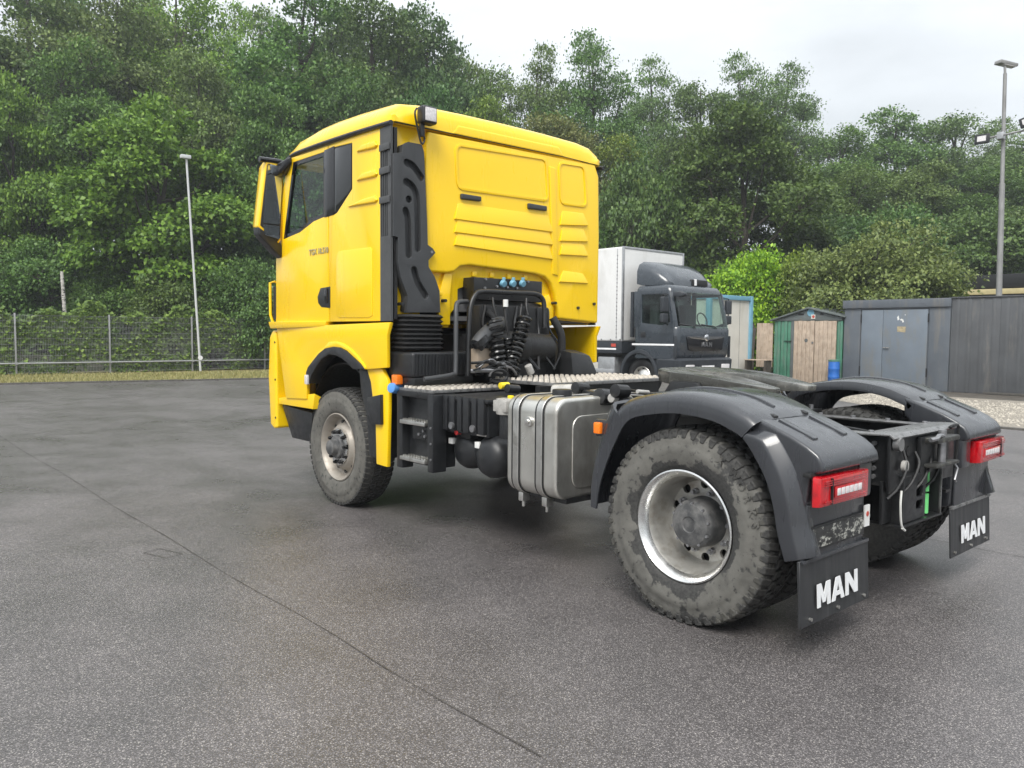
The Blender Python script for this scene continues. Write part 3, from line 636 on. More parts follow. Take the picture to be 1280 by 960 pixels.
# ------------------------------------------------------------------ wheels
def tyre_mesh(front):
    mb = MB(); Rr = .528
    pr = [(.300, -.045), (.315, -.022), (.335, -.014), (.36, -.006), (.40, 0), (.43, 0), (.436, -.004), (.46, -.006), (.487, -.012), (.510, -.021), (.522, -.038), (Rr-.005, -.07), (Rr-.004, -.155)]
    full = pr+[(r_, -.31-o_) for r_, o_ in reversed(pr[:-1])]
    mb.lathe(full, (0, 0, 0), 'y', 72); return mb
def lugs(front):
    mb = MB(); n = 64 if front else 52
    rows = [(-.012, -.085, 0), (-.095, -.150, .5), (-.160, -.215, 0), (-.225, -.298, .5)]
    for (o0, o1, ph) in rows:
        for k in range(n):
            a0 = 2*PI*(k+ph)/n; da = 2*PI/n*(.36 if front else .31); sk = .012*(1 if ph else -1)
            top = .537 if not front else .533
            pts = []
            for r_ in (.500, top):
                for (o_, a_) in ((o0, a0-da+sk), (o0, a0+da+sk), (o1, a0+da-sk), (o1, a0-da-sk)):
                    rr_ = r_-(.016 if (o_ > -.02 or o_ < -.29) and r_ > .51 else 0)
                    pts.append((rr_*math.cos(a_), o_, rr_*math.sin(a_)))
            mb.hexa(pts)
            if not front and o0 > -.02:      # shoulder block running down the side wall
                q = []
                for o_ in (-.030, -.004):
                    for (r_, a_) in ((.478, a0-da*.7), (.478, a0+da*.7), (.522, a0+da), (.522, a0-da)):
                        q.append((r_*math.cos(a_), o_ - (.012 if r_ > .5 else 0), r_*math.sin(a_)))
                mb.hexa(q)
    return mb
def circ2(c, r_, n=14): return [(c[0]+r_*math.cos(2*PI*i/n), c[1]+r_*math.sin(2*PI*i/n)) for i in range(n)]
def make_wheel_rear(dual=True):
    wh = empty('wheel')
    TM = {}
    ty = tyre_mesh(False).build('tyre', 'tyre_muddy', wh, ang=60)
    lg = lugs(False).build('tread', 'tread_muddy', wh, .004, 1, smooth=False)
    for k, ch in enumerate('XWORKS'):
        th_ = R(52+k*8.5+(4 if k else 0)); c_, s_ = math.cos(th_), math.sin(th_)
        text_mesh(ch, .058, .003, 'moulded_letter', 'tyre_muddy', wh, Matrix(((-c_, -s_, 0, -.455*s_), (0, 0, 1, -.003), (-s_, c_, 0, .455*c_), (0, 0, 0, 1))), .002)
    MB().lathe([(.296, -.045), (.306, -.030), (.306, -.022), (.298, -.018), (.285, -.03), (.272, -.05), (.264, -.07)], (0, 0, 0), 'y', 72).build('rim_flange', 'alu_polished', wh, ang=30)
    MB().lathe([(.264, -.07), (.257, -.085), (.250, -.12), (.243, -.18), (.237, -.215), (.222, -.235)], (0, 0, 0), 'y', 72).build('rim', 'rim_dull', wh, ang=30)
    hs = [circ2((.205*math.cos(2*PI*k/10), .205*math.sin(2*PI*k/10)), .0265) for k in range(10)]
    MB().prism(circ2((0, 0), .240, 60), 'y', -.232, -.255, hs).build('rim_disc', 'rim_dull', wh, .003)
    MB().lathe([(.0, -.275), (.238, -.275)], (0, 0, 0), 'y', 40).build('disc_backing', 'frame_black', wh)
    for k in range(10):
        a = 2*PI*(k+.5)/10; c = (.1675*math.cos(a), .1675*math.sin(a))
        MB().cyl((c[0], -.232, c[1]), (c[0], -.205, c[1]), .019, n=6).cyl((c[0], -.205, c[1]), (c[0], -.185, c[1]), .011, n=8).build('wheel_nut', 'bolt_steel', wh)
    hb = MB().lathe([(.145, -.262), (.140, -.25), (.135, -.16), (.132, -.12), (.126, -.105), (.120, -.10), (.112, -.088), (.09, -.082), (.045, -.080), (.04, -.086), (0, -.086)], (0, 0, 0), 'y', 40).build('hub', 'hub_mud', wh, ang=35)
    for k in range(10):
        a = 2*PI*(k+.2)/10; c = (.117*math.cos(a), .117*math.sin(a))
        MB().cyl((c[0], -.115, c[1]), (c[0], -.088, c[1]), .0085, n=6).build('hub_bolt', 'bolt_steel', wh)
    if dual:
        i1 = MB(); src = tyre_mesh(False); i1.add([(x_, y_-.345, z_) for x_, y_, z_ in src.v], src.f)
        i1.build('inner_tyre', 'tread_dark', wh, ang=60)
        s2 = lugs(False); i2 = MB(); i2.add([(x_, y_-.345, z_) for x_, y_, z_ in s2.v], s2.f); i2.build('inner_tread', 'tread_dark', wh, smooth=False)
        MB().lathe([(.30, -.39), (.24, -.40), (.22, -.62), (.29, -.64)], (0, 0, 0), 'y', 40).build('inner_rim', 'frame_black', wh)
    return wh
def make_wheel_front():
    wh = empty('wheel')
    tyre_mesh(True).build('tyre', 'tyre_dusty', wh, ang=60)
    lugs(True).build('tread', 'tread_dark', wh, smooth=False)
    MB().lathe([(.296, -.045), (.306, -.032), (.306, -.022), (.297, -.018), (.285, -.03), (.272, -.05), (.262, -.08), (.252, -.10), (.235, -.105), (.205, -.075), (.185, -.05), (.178, -.045), (.160, -.043), (.12, -.043)], (0, 0, 0), 'y', 64).build('rim', 'rim_front', wh, ang=30)
    for k in range(10):
        a = 2*PI*(k+.5)/10; c = (.222*math.cos(a), .222*math.sin(a))
        MB().cyl((c[0], -.100, c[1]), (c[0]*1.02, -.084, c[1]*1.02), .017, n=10).build('vent_hole', 'frame_black', wh)
    star = []
    for k in range(10):
        a = 2*PI*k/10
        for da, r_ in ((-.30, .163), (-.13, .165), (-.10, .128), (0, .118), (.10, .128), (.13, .165)): star.append((r_*math.cos(a+da), r_*math.sin(a+da)))
    MB().prism(star, 'y', -.043, -.028).build('nut_ring', 'alu_polished', wh, .003)
    MB().lathe([(.115, -.0425), (.16, -.0425)], (0, 0, 0), 'y', 40).build('nut_face', 'frame_black', wh)
    for k in range(10):
        a = 2*PI*k/10; c = (.140*math.cos(a), .140*math.sin(a))
        MB().cyl((c[0], -.043, c[1]), (c[0], -.010, c[1]), .0185, n=6).cyl((c[0], -.010, c[1]), (c[0], .002, c[1]), .012, n=8).build('wheel_nut', 'frame_black', wh)
    MB().lathe([(.11, -.045), (.105, -.01), (.098, .0), (.075, .006), (.068, .03), (.066, .055), (.055, .062), (0, .062)], (0, 0, 0), 'y', 36).build('hub', 'hub_mud', wh, ang=35)
    return wh
wr = make_wheel_rear(); wf = make_wheel_front()
ZC = .525
wrL = wr; wrL.parent = T; wrL.location = (0, 1.215, ZC); wrL.rotation_euler = (0, .35, 0)
wrR = copy_tree(wr, T); wrR.location = (0, -1.215, ZC); wrR.rotation_euler = (0, 1.1, PI)
wfL = wf; wfL.parent = T; wfL.location = (3.7857, 1.185, ZC); wfL.rotation_euler = (0, .1, 0)
wfR = copy_tree(wf, T); wfR.location = (3.7857, -1.185, ZC); wfR.rotation_euler = (0, .6, PI)
MB().cyl((0, -.95, ZC), (0, .95, ZC), .10, n=20).lathe([(.10, -.30), (.20, -.2), (.24, 0), (.20, .2), (.10, .30)], (0, 0, ZC), 'y', 24).build('rear_axle', 'frame_black', T)
MB().cyl((3.7857, -.9, .50), (3.7857, .9, .50), .08, n=16).build('front_axle', 'frame_black', T)
MB().cyl((.2, 0, .60), (3.0, 0, .75), .05, n=14).build('drive_shaft', 'frame_black', T)
MB().box(2.6, 4.8, -.42, .42, .62, 1.55).build('engine_block', 'frame_black', T, .04)
MB().box(3.42, 3.9, -.48, .45, 1.05, 1.60).build('engine_cover', 'frame_black', T, .04)
for s in (1, -1):
    for k in range(3): MB().box(-.7+k*.12, .75-k*.12, s*.55-.04, s*.55+.04, .60-k*.02, .617-k*.02).build('leaf_spring', 'frame_black', T)
    MB().box(-.12, .12, s*.55-.06, s*.55+.06, .56, .72).build('spring_clamp', 'frame_black', T, .01)
    MB().cyl((.25, s*.60, .45), (.35, s*.52, .95), .045, n=12).build('shock_absorber', 'frame_black', T)

# ------------------------------------------------------------------ chassis
for s in (1, -1):
    y0, y1 = s*.40, s*.392
    rail = MB().prism([(y0, .75), (y0, 1.02), (s*.315, 1.02), (s*.315, 1.010), (y1, 1.010), (y1, .76), (s*.315, .76), (s*.315, .75)], 'x', -.74, 4.9).build('frame_rail', 'frame_black', T, .003, 1)
    MB().box(-.72, 1.35, *sorted((s*.312, s*.408)), 1.0205, 1.027).build('rail_flange', 'frame_edge', rail, .002)
    for k in range(7): MB().cyl((-.62+.22*k, s*.36, 1.026), (-.62+.22*k, s*.36, 1.042), .015, n=8).build('bolt', 'bolt_steel', rail)
    for i in range(2):
        for k in range(5): MB().cyl((-.66+i*.10, s*.40, .80+k*.045), (-.66+i*.10, s*.416, .80+k*.045), .013, n=8).build('bolt', 'bolt_steel', rail)
MB().box(.30, .45, -.39, .39, .78, .98).build('cross_member', 'frame_black', T, .01)
cm = empty('end_cross_member', T)
MB().box(-.76, -.74, -.44, .44, .72, 1.03).build('end_plate', 'frame_black', cm, .006)
MB().loft([[(-.60, .46, 1.032), (-.60, -.46, 1.032), (-.60, -.46, 1.022), (-.60, .46, 1.022)], [(-.76, .46, 1.040), (-.76, -.46, 1.040), (-.76, -.46, 1.030), (-.76, .46, 1.030)], [(-.79, .46, 1.020), (-.79, -.46, 1.020), (-.78, -.46, 1.010), (-.78, .46, 1.010)]]).build('top_flange', 'frame_edge', cm, .004)
MB().cyl((-.62, .47, .975), (-.62, .64, .995), .040, n=14).cyl((-.62, .62, .995), (-.62, .66, .998), .05, n=14).build('fender_tube', 'frame_black', cm)
MB().cyl((-.62, -.47, .975), (-.62, -.64, .995), .040, n=14).build('fender_tube', 'frame_black', cm)
MB().cyl((-.765, .40, .985), (-.80, .40, .985), .035, n=14).build('flange_pipe', 'frame_edge', cm)
MB().cyl((-.76, .22, .93), (-.766, .22, .93), .03, n=12).build('hole', 'rubber', cm)
# tow jaw
tj = empty('tow_coupling', T)
def yzq(pts, x): return YZ(pts, x)
X0 = -.80
q = at(1160, 553, x=X0); q2 = at(1185, 551, x=X0)
yl, yr = q[1], q2[1]
MB().box(-.86, -.76, yr-.02, yl+.02, .965, .995).build('upper_jaw', 'grease_dark', tj, .012)
MB().box(-.86, -.76, yr-.02, yl+.02, .83, .85).build('lower_jaw', 'grease_dark', tj, .008)
MB().cyl((-.82, (yl+yr)/2, .82), (-.82, (yl+yr)/2, 1.03), .022, n=12).build('tow_pin', 'bolt_steel', tj)
MB().tube(spline([(-.84, yl-.10, 1.0), (-.85, yl-.02, 1.01), (-.86, yl+.04, 1.0), (-.85, yl+.10, .995)], 4), .012, 6).build('pin_handle', 'bolt_steel', tj)
MB().box(-.79, -.762, yr-.05, yl+.06, .80, 1.0).build('jaw_plate', 'frame_black', tj, .006)
MB().tube([(-.83, yr-.0, .84), (-.85, yr-.02, .80), (-.85, yr+.02, .74), (-.84, yr-.03, .72)], .007, 6).build('chain', 'bolt_steel', tj)
MB().tube(spline([(-.78, yr-.06, 1.02), (-.80, yr-.06, 1.035), (-.80, yr-.14, 1.035), (-.80, yr-.15, .98), (-.79, yr-.15, .78)], 3), .010, 6).build('air_line', 'rubber', tj)
# storage box with two green lashing tubes
bx = empty('equipment_box', T)
bp_ = YZ([(1130, 598), (1176, 585), (1170, 642), (1128, 652)], -.78)
ya, yb = bp_[0][0], bp_[1][0]; za, zb = bp_[2][1], bp_[0][1]
MB().box(-.62, -.60, yb, ya, za, zb).box(-.78, -.60, yb, yb+.012, za, zb).box(-.78, -.60, ya-.012, ya, za, zb).box(-.79, -.60, yb-.02, ya+.02, za-.012, za).box(-.79, -.60, yb-.01, ya+.01, zb, zb+.012).build('box_shell', 'frame_black', bx, .004)
fw_ = ya-(ya-yb)*.62
MB().prism([(ya-.014, za+.005), (fw_, za+.005), (fw_, zb-.005), (ya-.014, zb-.005)], 'x', -.775, -.755, [rrect(fw_+.035, fw_+.125, za+.06, za+.11, .015, 3), rrect(fw_+.035, fw_+.125, za+.13, za+.19, .015, 3)]).build('wheel_chock', 'black_plastic', bx, .006)
gx = yb+(fw_-yb)*.62
for z0_, z1_ in ((za+.01, za+(zb-za)*.47), (za+(zb-za)*.53, zb-.01)):
    MB().cyl((-.74, gx, z0_), (-.74, gx, z1_), .024, n=14).build('lashing_tube', 'green_tube', bx)
MB().hexa([(-.79, yb-.004, za), (-.60, yb-.05, za), (-.60, yb-.038, za), (-.79, yb+.008, za), (-.79, yb-.004, zb), (-.60, yb-.05, zb), (-.60, yb-.038, zb), (-.79, yb+.008, zb)]).build('box_lid', 'frame_edge', bx, .003)
MB().tube(spline([(-.79, ya+.05, zb-.06), (-.80, ya+.08, zb-.13), (-.80, ya+.06, za+.02), (-.80, ya+.01, za-.02), (-.80, ya+.05, za+.0)], 4), .006, 6).build('cable', 'white_cable', bx)
MB().cyl((-.78, ya+.02, zb+.07), (-.80, ya+.02, zb+.07), .03, n=12).build('socket', 'clear_grey', bx)
MB().box(-.72, -.70, .30, .42, .55, .78).build('hanger_plate', 'frame_black', bx, .004)

# ------------------------------------------------------------------ rear fenders, lights, flaps
lipP = [(745, 636), (748.7, 610), (757.5, 580), (770, 550), (781, 530), (795, 521), (830, 516.5), (860, 518.5), (892.5, 527), (914, 538), (927, 547), (942.5, 571), (957.5, 602.5), (966, 635), (970.5, 665), (980, 703)]
path = spline(XZ(lipP, 1.25), 3)
sec = [(1.25, 0), (1.25, .06), (1.244, .082), (1.228, .10), (1.20, .112), (1.10, .118), (.90, .120), (.66, .116), (.63, .106), (.62, .08), (.62, .05), (.632, .05), (.636, .08), (.66, .100), (1.10, .104), (1.19, .10), (1.226, .08), (1.238, .05), (1.238, 0)]
def fender_rings(i0, i1, s, grow=lambda t: 1.0):
    rings = []
    for i in range(i0, i1):
        p = Vector(path[i]); t_ = (Vector(path[min(i+1, len(path)-1)])-Vector(path[max(i-1, 0)])).normalized()
        nn = Vector((-t_.y, t_.x));
        if nn.dot(p-Vector((0, .525))) < 0: nn = -nn
        g = grow(i)
        rings.append([(p.x+nn.x*o_*g, s*y_, p.y+nn.y*o_*g) for y_, o_ in sec])
    return rings
iA = 12; iB = 30
for s in (1, -1):
    fe = empty('rear_fender', T)
    MB().loft(fender_rings(0, iA+1, s, lambda i: .60+.075*i)).build('front_section', 'grey_plastic', fe, ang=50)
    MB().loft(fender_rings(iA, iB+1, s)).build('arch_section', 'grey_plastic', fe, ang=50)
    # shallow pressed groove along the top of the arch
    gp = []
    for i in range(16, 28):
        p = Vector(path[i]); d_ = (p-Vector((0, .525))).normalized(); gp.append((p.x+d_.x*.121, s*.96, p.y+d_.y*.121))
    MB().tube(gp, .010, 6).build('moulding', 'grey_plastic', fe)
    # rear housing that carries the lamp
    pB = Vector(path[iB]); 
    prof = [(pB.x+.0, pB.y+.115), (-.50, 1.122), (-.62, 1.075), (-.70, 1.035), (-.752, 1.0), (-.776, .965), (-.785, .925), (-.755, .912), (-.72, .905), (-.70, .75), (-.694, .50), (-.62, .475)]
    inn = [Vector(p) for p in path[iB:]][::-1]
    prof += [(p.x-.005, p.y+.0) for p in inn if p.y > .50]
    hs = MB().prism([(a_, b_) for a_, b_ in prof], 'y', s*1.20, s*.62).build('rear_housing', 'grey_plastic', fe, .018, 3)
    # outer lip following the wheel arch, flared over the housing side
    ol = []
    for i in range(iB, len(path)):
        p = Vector(path[i]); k = i-iB; t_ = (Vector(path[min(i+1, len(path)-1)])-Vector(path[i-1])).normalized(); nn = Vector((-t_.y, t_.x))
        if nn.dot(p-Vector((0, .525))) < 0: nn = -nn
        wd = (.055, .10)[k] if k < 2 else .140
        a_ = p; b_ = p+nn*wd*.55; c_ = p+nn*wd
        ol.append([(a_.x, s*1.25, a_.y), (b_.x, s*1.248, b_.y), (c_.x, s*1.20, c_.y), (c_.x, s*1.15, c_.y), (a_.x, s*1.15, a_.y)])
    MB().loft(ol).build('arch_lip', 'grey_plastic', fe, .008)
    # latches across the seam and raised lid detail
    for yy in (1.06, .76):
        MB().hexa([(-.345, s*yy-.018, 1.175), (-.345, s*yy+.018, 1.175), (-.46, s*yy+.018, 1.135), (-.46, s*yy-.018, 1.135), (-.345, s*yy-.018, 1.19), (-.345, s*yy+.018, 1.19), (-.46, s*yy+.018, 1.150), (-.46, s*yy-.018, 1.150)]).build('latch', 'rubber', fe, .004)
        MB().hexa([(-.48, s*yy-.022, 1.118), (-.48, s*yy+.022, 1.118), (-.67, s*yy+.022, 1.04), (-.67, s*yy-.022, 1.04), (-.48, s*yy-.022, 1.140), (-.48, s*yy+.022, 1.140), (-.67, s*yy+.022, 1.062), (-.67, s*yy-.022, 1.062)]).build('lid_ridge', 'grey_plastic', fe, .006)
    # tail lamp
    tl = empty('tail_lamp', T)
    MB().loft([[(-.72, s*1.19, .758), (-.72, s*.775, .758), (-.72, s*.775, .90), (-.72, s*1.19, .90)], [(-.752, s*1.238, .760), (-.745, s*.77, .760), (-.745, s*.77, .902), (-.752, s*1.238, .902)], [(-.79, s*1.232, .765), (-.80, s*.775, .765), (-.80, s*.775, .90), (-.79, s*1.232, .90)]]).build('lamp_body', 'red_lens', tl, .008, 2)
    for k in range(6):
        ya_ = s*(1.10-k*.042); MB().box(-.806, -.795, *sorted((ya_, ya_-s*.036)), .808, .842).build('led_cell', 'clear_lens', tl, .004)
    MB().box(-.75, -.70, *sorted((s*.76, s*.62)), .74, .92).build('lamp_bracket', 'grey_plastic', tl, .02)
    MB().box(-.803, -.799, *sorted((s*1.12, s*.83)), .798, .852).build('led_strip', 'red_lens', tl, .002)
    for z_ in (.780, .788, .862, .872, .882): MB().box(-.8025, -.795, *sorted((s*1.21, s*.80)), z_, z_+.004).build('lens_rib', 'red_lens', tl)
    MB().box(-.8035, -.79, *sorted((s*1.145, s*1.138)), .772, .893).build('lens_divider', 'frame_black', tl)
    MB().box(-.74, -.70, *sorted((s*1.235, s*.765)), .895, .915).build('lamp_gasket', 'rubber', tl, .004)
    MB().box(-.712, -.698, *sorted((s*1.20, s*.62)), .49, .76).build('lower_panel', 'grey_plastic', fe, .008)
    # mud flap
    mf = empty('mud_flap', T)
    bend = []
    for z_ in (.50, .40, .30, .22, .185):
        dx = -.004-.05*(.5-z_)
        bend.append([(-.705+dx, s*1.255, z_), (-.708+dx, s*.56, z_), (-.698+dx, s*.56, z_), (-.690+dx, s*1.255, z_)])
    MB().loft(bend).build('flap', 'rubber_flap', mf, .003, 1)
    MB().box(-.722, -.70, *sorted((s*1.24, s*.57)), .487, .505).build('flap_clamp', 'frame_edge' if s < 0 else 'grey_plastic', mf, .003)
    cyf = s*.915
    place = lambda u, v, d: (-.722-.05*(.16-v)-.004*d, cyf-u, .315+v)
    ml = man_letters(place, .128, .112, .014).build('lettering', 'white_print', mf, smooth=False)
    for yy in (1.17, .90, .62): MB().cyl((-.715, s*yy, .215), (-.735, s*yy, .215), .009, n=8).build('rivet', 'alu', mf)
# number plate holder on the driver's side only
plh = empty('plate_holder', T)
pm('plate_dirt', (.028, .028, .028), .5, var=.3, vs=20, c2=(.40, .40, .36), c2amt=(.52, .60), c2s=24, streak=(1, 1, 1.6))
MB().box(-.724, -.712, .635, 1.18, .535, .655).build('holder_frame', 'frame_black', plh, .004)
MB().box(-.727, -.722, .65, 1.165, .548, .643).build('dirty_insert', 'plate_dirt', plh, .001)
MB().box(-.7305, -.7255, .66, 1.155, .570, .578).build('insert_bar', 'plate_dirt', plh, .002)
stk = MB().box(-.73, -.722, .59, .645, .575, .685).build('white_tag', 'sticker', T)
MB().cyl((-.7305, .617, .64), (-.7325, .617, .64), .014, n=12).build('red_dot', 'sticker_red', stk)

# ------------------------------------------------------------------ fifth wheel coupling
fwl = empty('fifth_wheel', T)
half = [(.93, 0), (.93, .20), (.86, .33), (.70, .42), (.48, .42), (.30, .39), (.04, .30), (.02, .26), (.03, .17), (.26, .10), (.42, .075), (.50, .05), (.53, 0)]
def fz(x_): return 1.295+(.05 if x_ > .3 else .0)*0+(x_-.45)*(.055 if x_ > .35 else .16)
tp = half+[(x_, -y_) for x_, y_ in reversed(half[1:-1])]
n_ = len(tp)
mb = MB(); tri = tessellate_polygon([[Vector((a_, b_, 0)) for a_, b_ in tp]])
def th(x_, y_): return .085 if .25 < x_ else .035
mb.add([(a_, b_, fz(a_)) for a_, b_ in tp]+[(a_*.99+.004, b_*.97, fz(a_)-th(a_, b_)) for a_, b_ in tp], [tuple(t_) for t_ in tri]+[tuple(k+n_ for k in reversed(t_)) for t_ in tri]+[(i, (i+1) % n_, n_+(i+1) % n_, n_+i) for i in range(n_)])
mb.build('coupling_plate', 'grease_sky_sheen', fwl, .010, 2)
MB().box(.36, .62, -.30, .30, 1.14, 1.24).build('lock_housing', 'grease_dark', fwl, .03)
for s in (1, -1):
    MB().prism([(.30, 1.055), (.80, 1.055), (.66, 1.25), (.46, 1.25)], 'y', s*.45, s*.36).build('pedestal', 'frame_black', fwl, .012)
MB().box(.1, 1.0, -.5, .5, 1.028, 1.056).build('mounting_plate', 'frame_black', fwl, .006)
for s in (1, -1):
    for x_ in (.16, .27, .85, .94): MB().cyl((x_, s*.46, 1.056), (x_, s*.46, 1.082), .016, n=6).build('bolt', 'bolt_steel', fwl)
MB().cyl((.02, .46, 1.02), (.02, .46, 1.16), .018, n=10).build('grease_nipple', 'clear_grey', fwl)

# ------------------------------------------------------------------ catwalk, steps, battery box, tanks
cw = empty('catwalk', T)
def tread(x0, x1, y0, y1, z, pitch=.058):
    mb = MB(); nx = int((x1-x0)/pitch); ny = int((y1-y0)/pitch)
    for i in range(nx):
        for j in range(ny):
            cx = x0+(i+.5)*(x1-x0)/nx; cy = y0+(j+.5)*(y1-y0)/ny; q_ = 5
            ring0 = [(cx+.021*math.cos(2*PI*k/q_), cy+.021*math.sin(2*PI*k/q_), z-.002) for k in range(q_)]
            ring1 = [(cx+.015*math.cos(2*PI*k/q_), cy+.015*math.sin(2*PI*k/q_), z+.018) for k in range(q_)]
            mb.loft([ring0, ring1])
    return mb
MB().box(2.29, 2.74, .44, 1.19, 1.098, 1.120).build('walk_plate', 'frame_edge', cw, .003)
tread(2.30, 2.73, .45, 1.18, 1.120).build('tread_bumps', 'tread_plate', cw, smooth=False)['kind'] = 'stuff'
MB().box(1.78, 2.55, -1.0, .42, 1.150, 1.176).build('walk_plate', 'frame_edge', cw, .003)
tread(1.80, 2.53, -.98, .41, 1.176, .062).build('tread_bumps', 'tread_plate', cw, smooth=False)['kind'] = 'stuff'
MB().prism([(2.28, 1.05), (2.76, 1.06), (2.74, 1.098), (2.28, 1.098)], 'y', 1.20, 1.17).build('plate_skirt', 'frame_black', cw, .004)
for x_ in (1.85, 2.45): MB().box(x_, x_+.05, -.95, .5, 1.03, 1.150).build('plate_bracket', 'frame_black', cw)
sb = empty('step_box', T)
MB().box(2.30, 2.76, .96, 1.12, .52, 1.095).build('box_body', 'black_plastic', sb, .015)
MB().box(2.26, 2.33, 1.08, 1.21, .50, 1.09).build('side_post', 'black_plastic', sb, .012)
MB().box(2.70, 2.78, 1.08, 1.19, .48, 1.09).build('side_post', 'black_plastic', sb, .012)
for z_ in (.585, .872):
    stp = MB().box(2.36, 2.70, 1.05, 1.215, z_-.03, z_).build('step_tread', 'alu', sb, .006)
    t_ = MB()
    for k in range(9):
        for j in range(3): t_.box(2.375+k*.036, 2.395+k*.036, 1.07+j*.05, 1.095+j*.05, z_, z_+.009)
    t_.build('step_grip', 'alu', stp)['kind'] = 'stuff'
MB().box(2.38, 2.60, 1.135, 1.16, .73, .83).build('valve_plate', 'frame_black', sb, .005)
for a, b in ((2.44, .80), (2.50, .77), (2.42, .76)): MB().cyl((a, 1.16, b), (a, 1.175, b), .012, n=8).build('bolt', 'bolt_steel', sb)
for z_ in (.60, .72, .84): MB().cyl((2.28, 1.20, z_), (2.28, 1.218, z_), .009, n=8).build('bolt', 'bolt_steel', sb)
MB().box(2.76, 2.84, 1.14, 1.20, *[at(486.7, 480, y=1.2)[2], at(486.7, 468, y=1.2)[2]]).build('side_marker', 'orange_lens', T, .01)
p = at(490, 486, y=1.2); MB().cyl((p[0], 1.13, p[2]), (p[0]-.03, 1.23, p[2]+.01), .045, .04, n=14).build('filler_cap', 'blue_cap', T, .006)
MB().cyl((p[0], 1.0, p[2]-.02), (p[0], 1.13, p[2]), .03, n=12).build('filler_neck', 'black_plastic', T)
bb = empty('battery_box', T)
MB().box(1.74, 2.26, .50, 1.10, .81, 1.05).build('tray', 'black_plastic', bb, .02)
MB().box(1.72, 2.27, .48, 1.125, 1.05, 1.09).build('cover', 'black_plastic', bb, .02)
for k in range(6):
    x_ = 1.755+k*.086; MB().box(x_, x_+(.055 if k % 2 else .07), 1.09, 1.135, .83, 1.092).build('cover_rib', 'black_plastic', bb, .012)
for x_ in (1.87, 2.12): MB().cyl((x_, 1.13, .87), (x_, 1.15, .87), .026, n=12).build('clip', 'bolt_steel', bb)
MB().box(1.76, 1.86, 1.10, 1.112, .82, .85).build('rating_label', 'clear_grey', bb, .002)
MB().box(1.58, 1.62, 1.0, 1.03, 1.096, 1.12).build('cap', 'yellow_cap', bb, .006)
p = at(628, 490, y=1.05)
MB().cyl((1.60, 1.04, .82), (1.60, 1.04, .99), .06, n=16).build('filter_bowl', 'black_plastic', T, .008)
MB().cyl((1.60, 1.04, .99), (1.60, 1.04, 1.10), .085, n=16).box(1.53, 1.67, 1.0, 1.12, 1.01, 1.09).build('fuel_filter', 'clear_grey', T, .008)
MB().cyl((1.40, .8, 1.15), (1.22, .72, 1.16), .05, n=14).build('fluid_reservoir', 'clear_grey', T, .01)
for (a, b, zc_, r_) in ((2.115, 1.06, .675, .145), (1.775, 1.12, .668, .155)):
    at_ = MB().lathe([(0, 0), (r_*.5, -.008), (r_*.8, -.03), (r_*.96, -.07), (r_, -.11), (r_, -.60), (r_*.8, -.68), (0, -.70)], (a, b, zc_), 'y', 36).build('air_tank', 'black_plastic', T, ang=50)
    lb = at(563 if a > 2 else 596, 551 if a > 2 else 556.5, y=b-.01)
    MB().box(lb[0]-.025, lb[0]+.025, b-.05, b-.010, lb[2]-.022, lb[2]+.022).build('label_plate', 'sticker', at_, .002)
p = at(570, 540, y=1.1); MB().cyl((p[0], 1.05, p[2]), (p[0], 1.10, p[2]), .022, n=12).build('drain_valve', 'red_cap', T)
MB().box(p[0]-.12, p[0]+.06, .98, 1.06, .77, .84).build('valve_block', 'frame_black', T, .01)
ft = empty('fuel_tank', T)
sect = rrect(.42, 1.205, .50, 1.145, .10, 6)
MB().prism(sect, 'x', .955, 1.425).build('tank_shell', 'tank_alu', ft, .028, 4, ang=50)
MB().prism(rrect(.50, 1.06, .56, 1.03, .08, 5), 'x', .949, .96).build('end_pressing', 'tank_alu', ft, .006, 3)
for x_ in (1.075, 1.30):
    so_ = rrect(.412, 1.213, .492, 1.153, .105, 6)
    MB().prism(so_, 'x', x_, x_+.055, [rrect(.424, 1.201, .504, 1.141, .098, 6)]).build('tank_strap', 'alu', ft, .003, 1)
    for e in (-.012, .055): MB().prism(rrect(.414, 1.211, .494, 1.151, .105, 6), 'x', x_+e, x_+e+.012, [rrect(.424, 1.201, .504, 1.141, .098, 6)]).build('strap_rubber', 'rubber', ft)
    MB().box(x_+.005, x_+.05, 1.10, 1.16, .44, .50).cyl((x_+.03, 1.13, .40), (x_+.03, 1.13, .45), .012, n=8).build('strap_bolt', 'alu', ft, .003)
MB().cyl((1.20, 1.205, .985), (1.20, 1.222, .985), .034, n=20).cyl((1.20, 1.222, .985), (1.20, 1.232, .985), .018, n=6).build('tank_plug', 'alu', ft, .003)
MB().cyl((1.13, .98, 1.14), (1.13, .98, 1.19), .065, n=20).build('tank_cap', 'black_plastic', ft, .008)
MB().box(.96, 1.42, .45, 1.10, .47, .505).build('tank_cradle', 'frame_black', ft)
# side marker on the fender's front
p = at(748, 535, y=1.25); MB().box(p[0]-.022, p[0]+.028, 1.235, 1.265, p[2]-.033, p[2]+.033).build('side_marker', 'orange_lens', T, .008)
MB().box(p[0]-.09, p[0]+.034, 1.21, 1.238, p[2]-.05, p[2]+.05).build('marker_bracket', 'grey_plastic', T, .006)

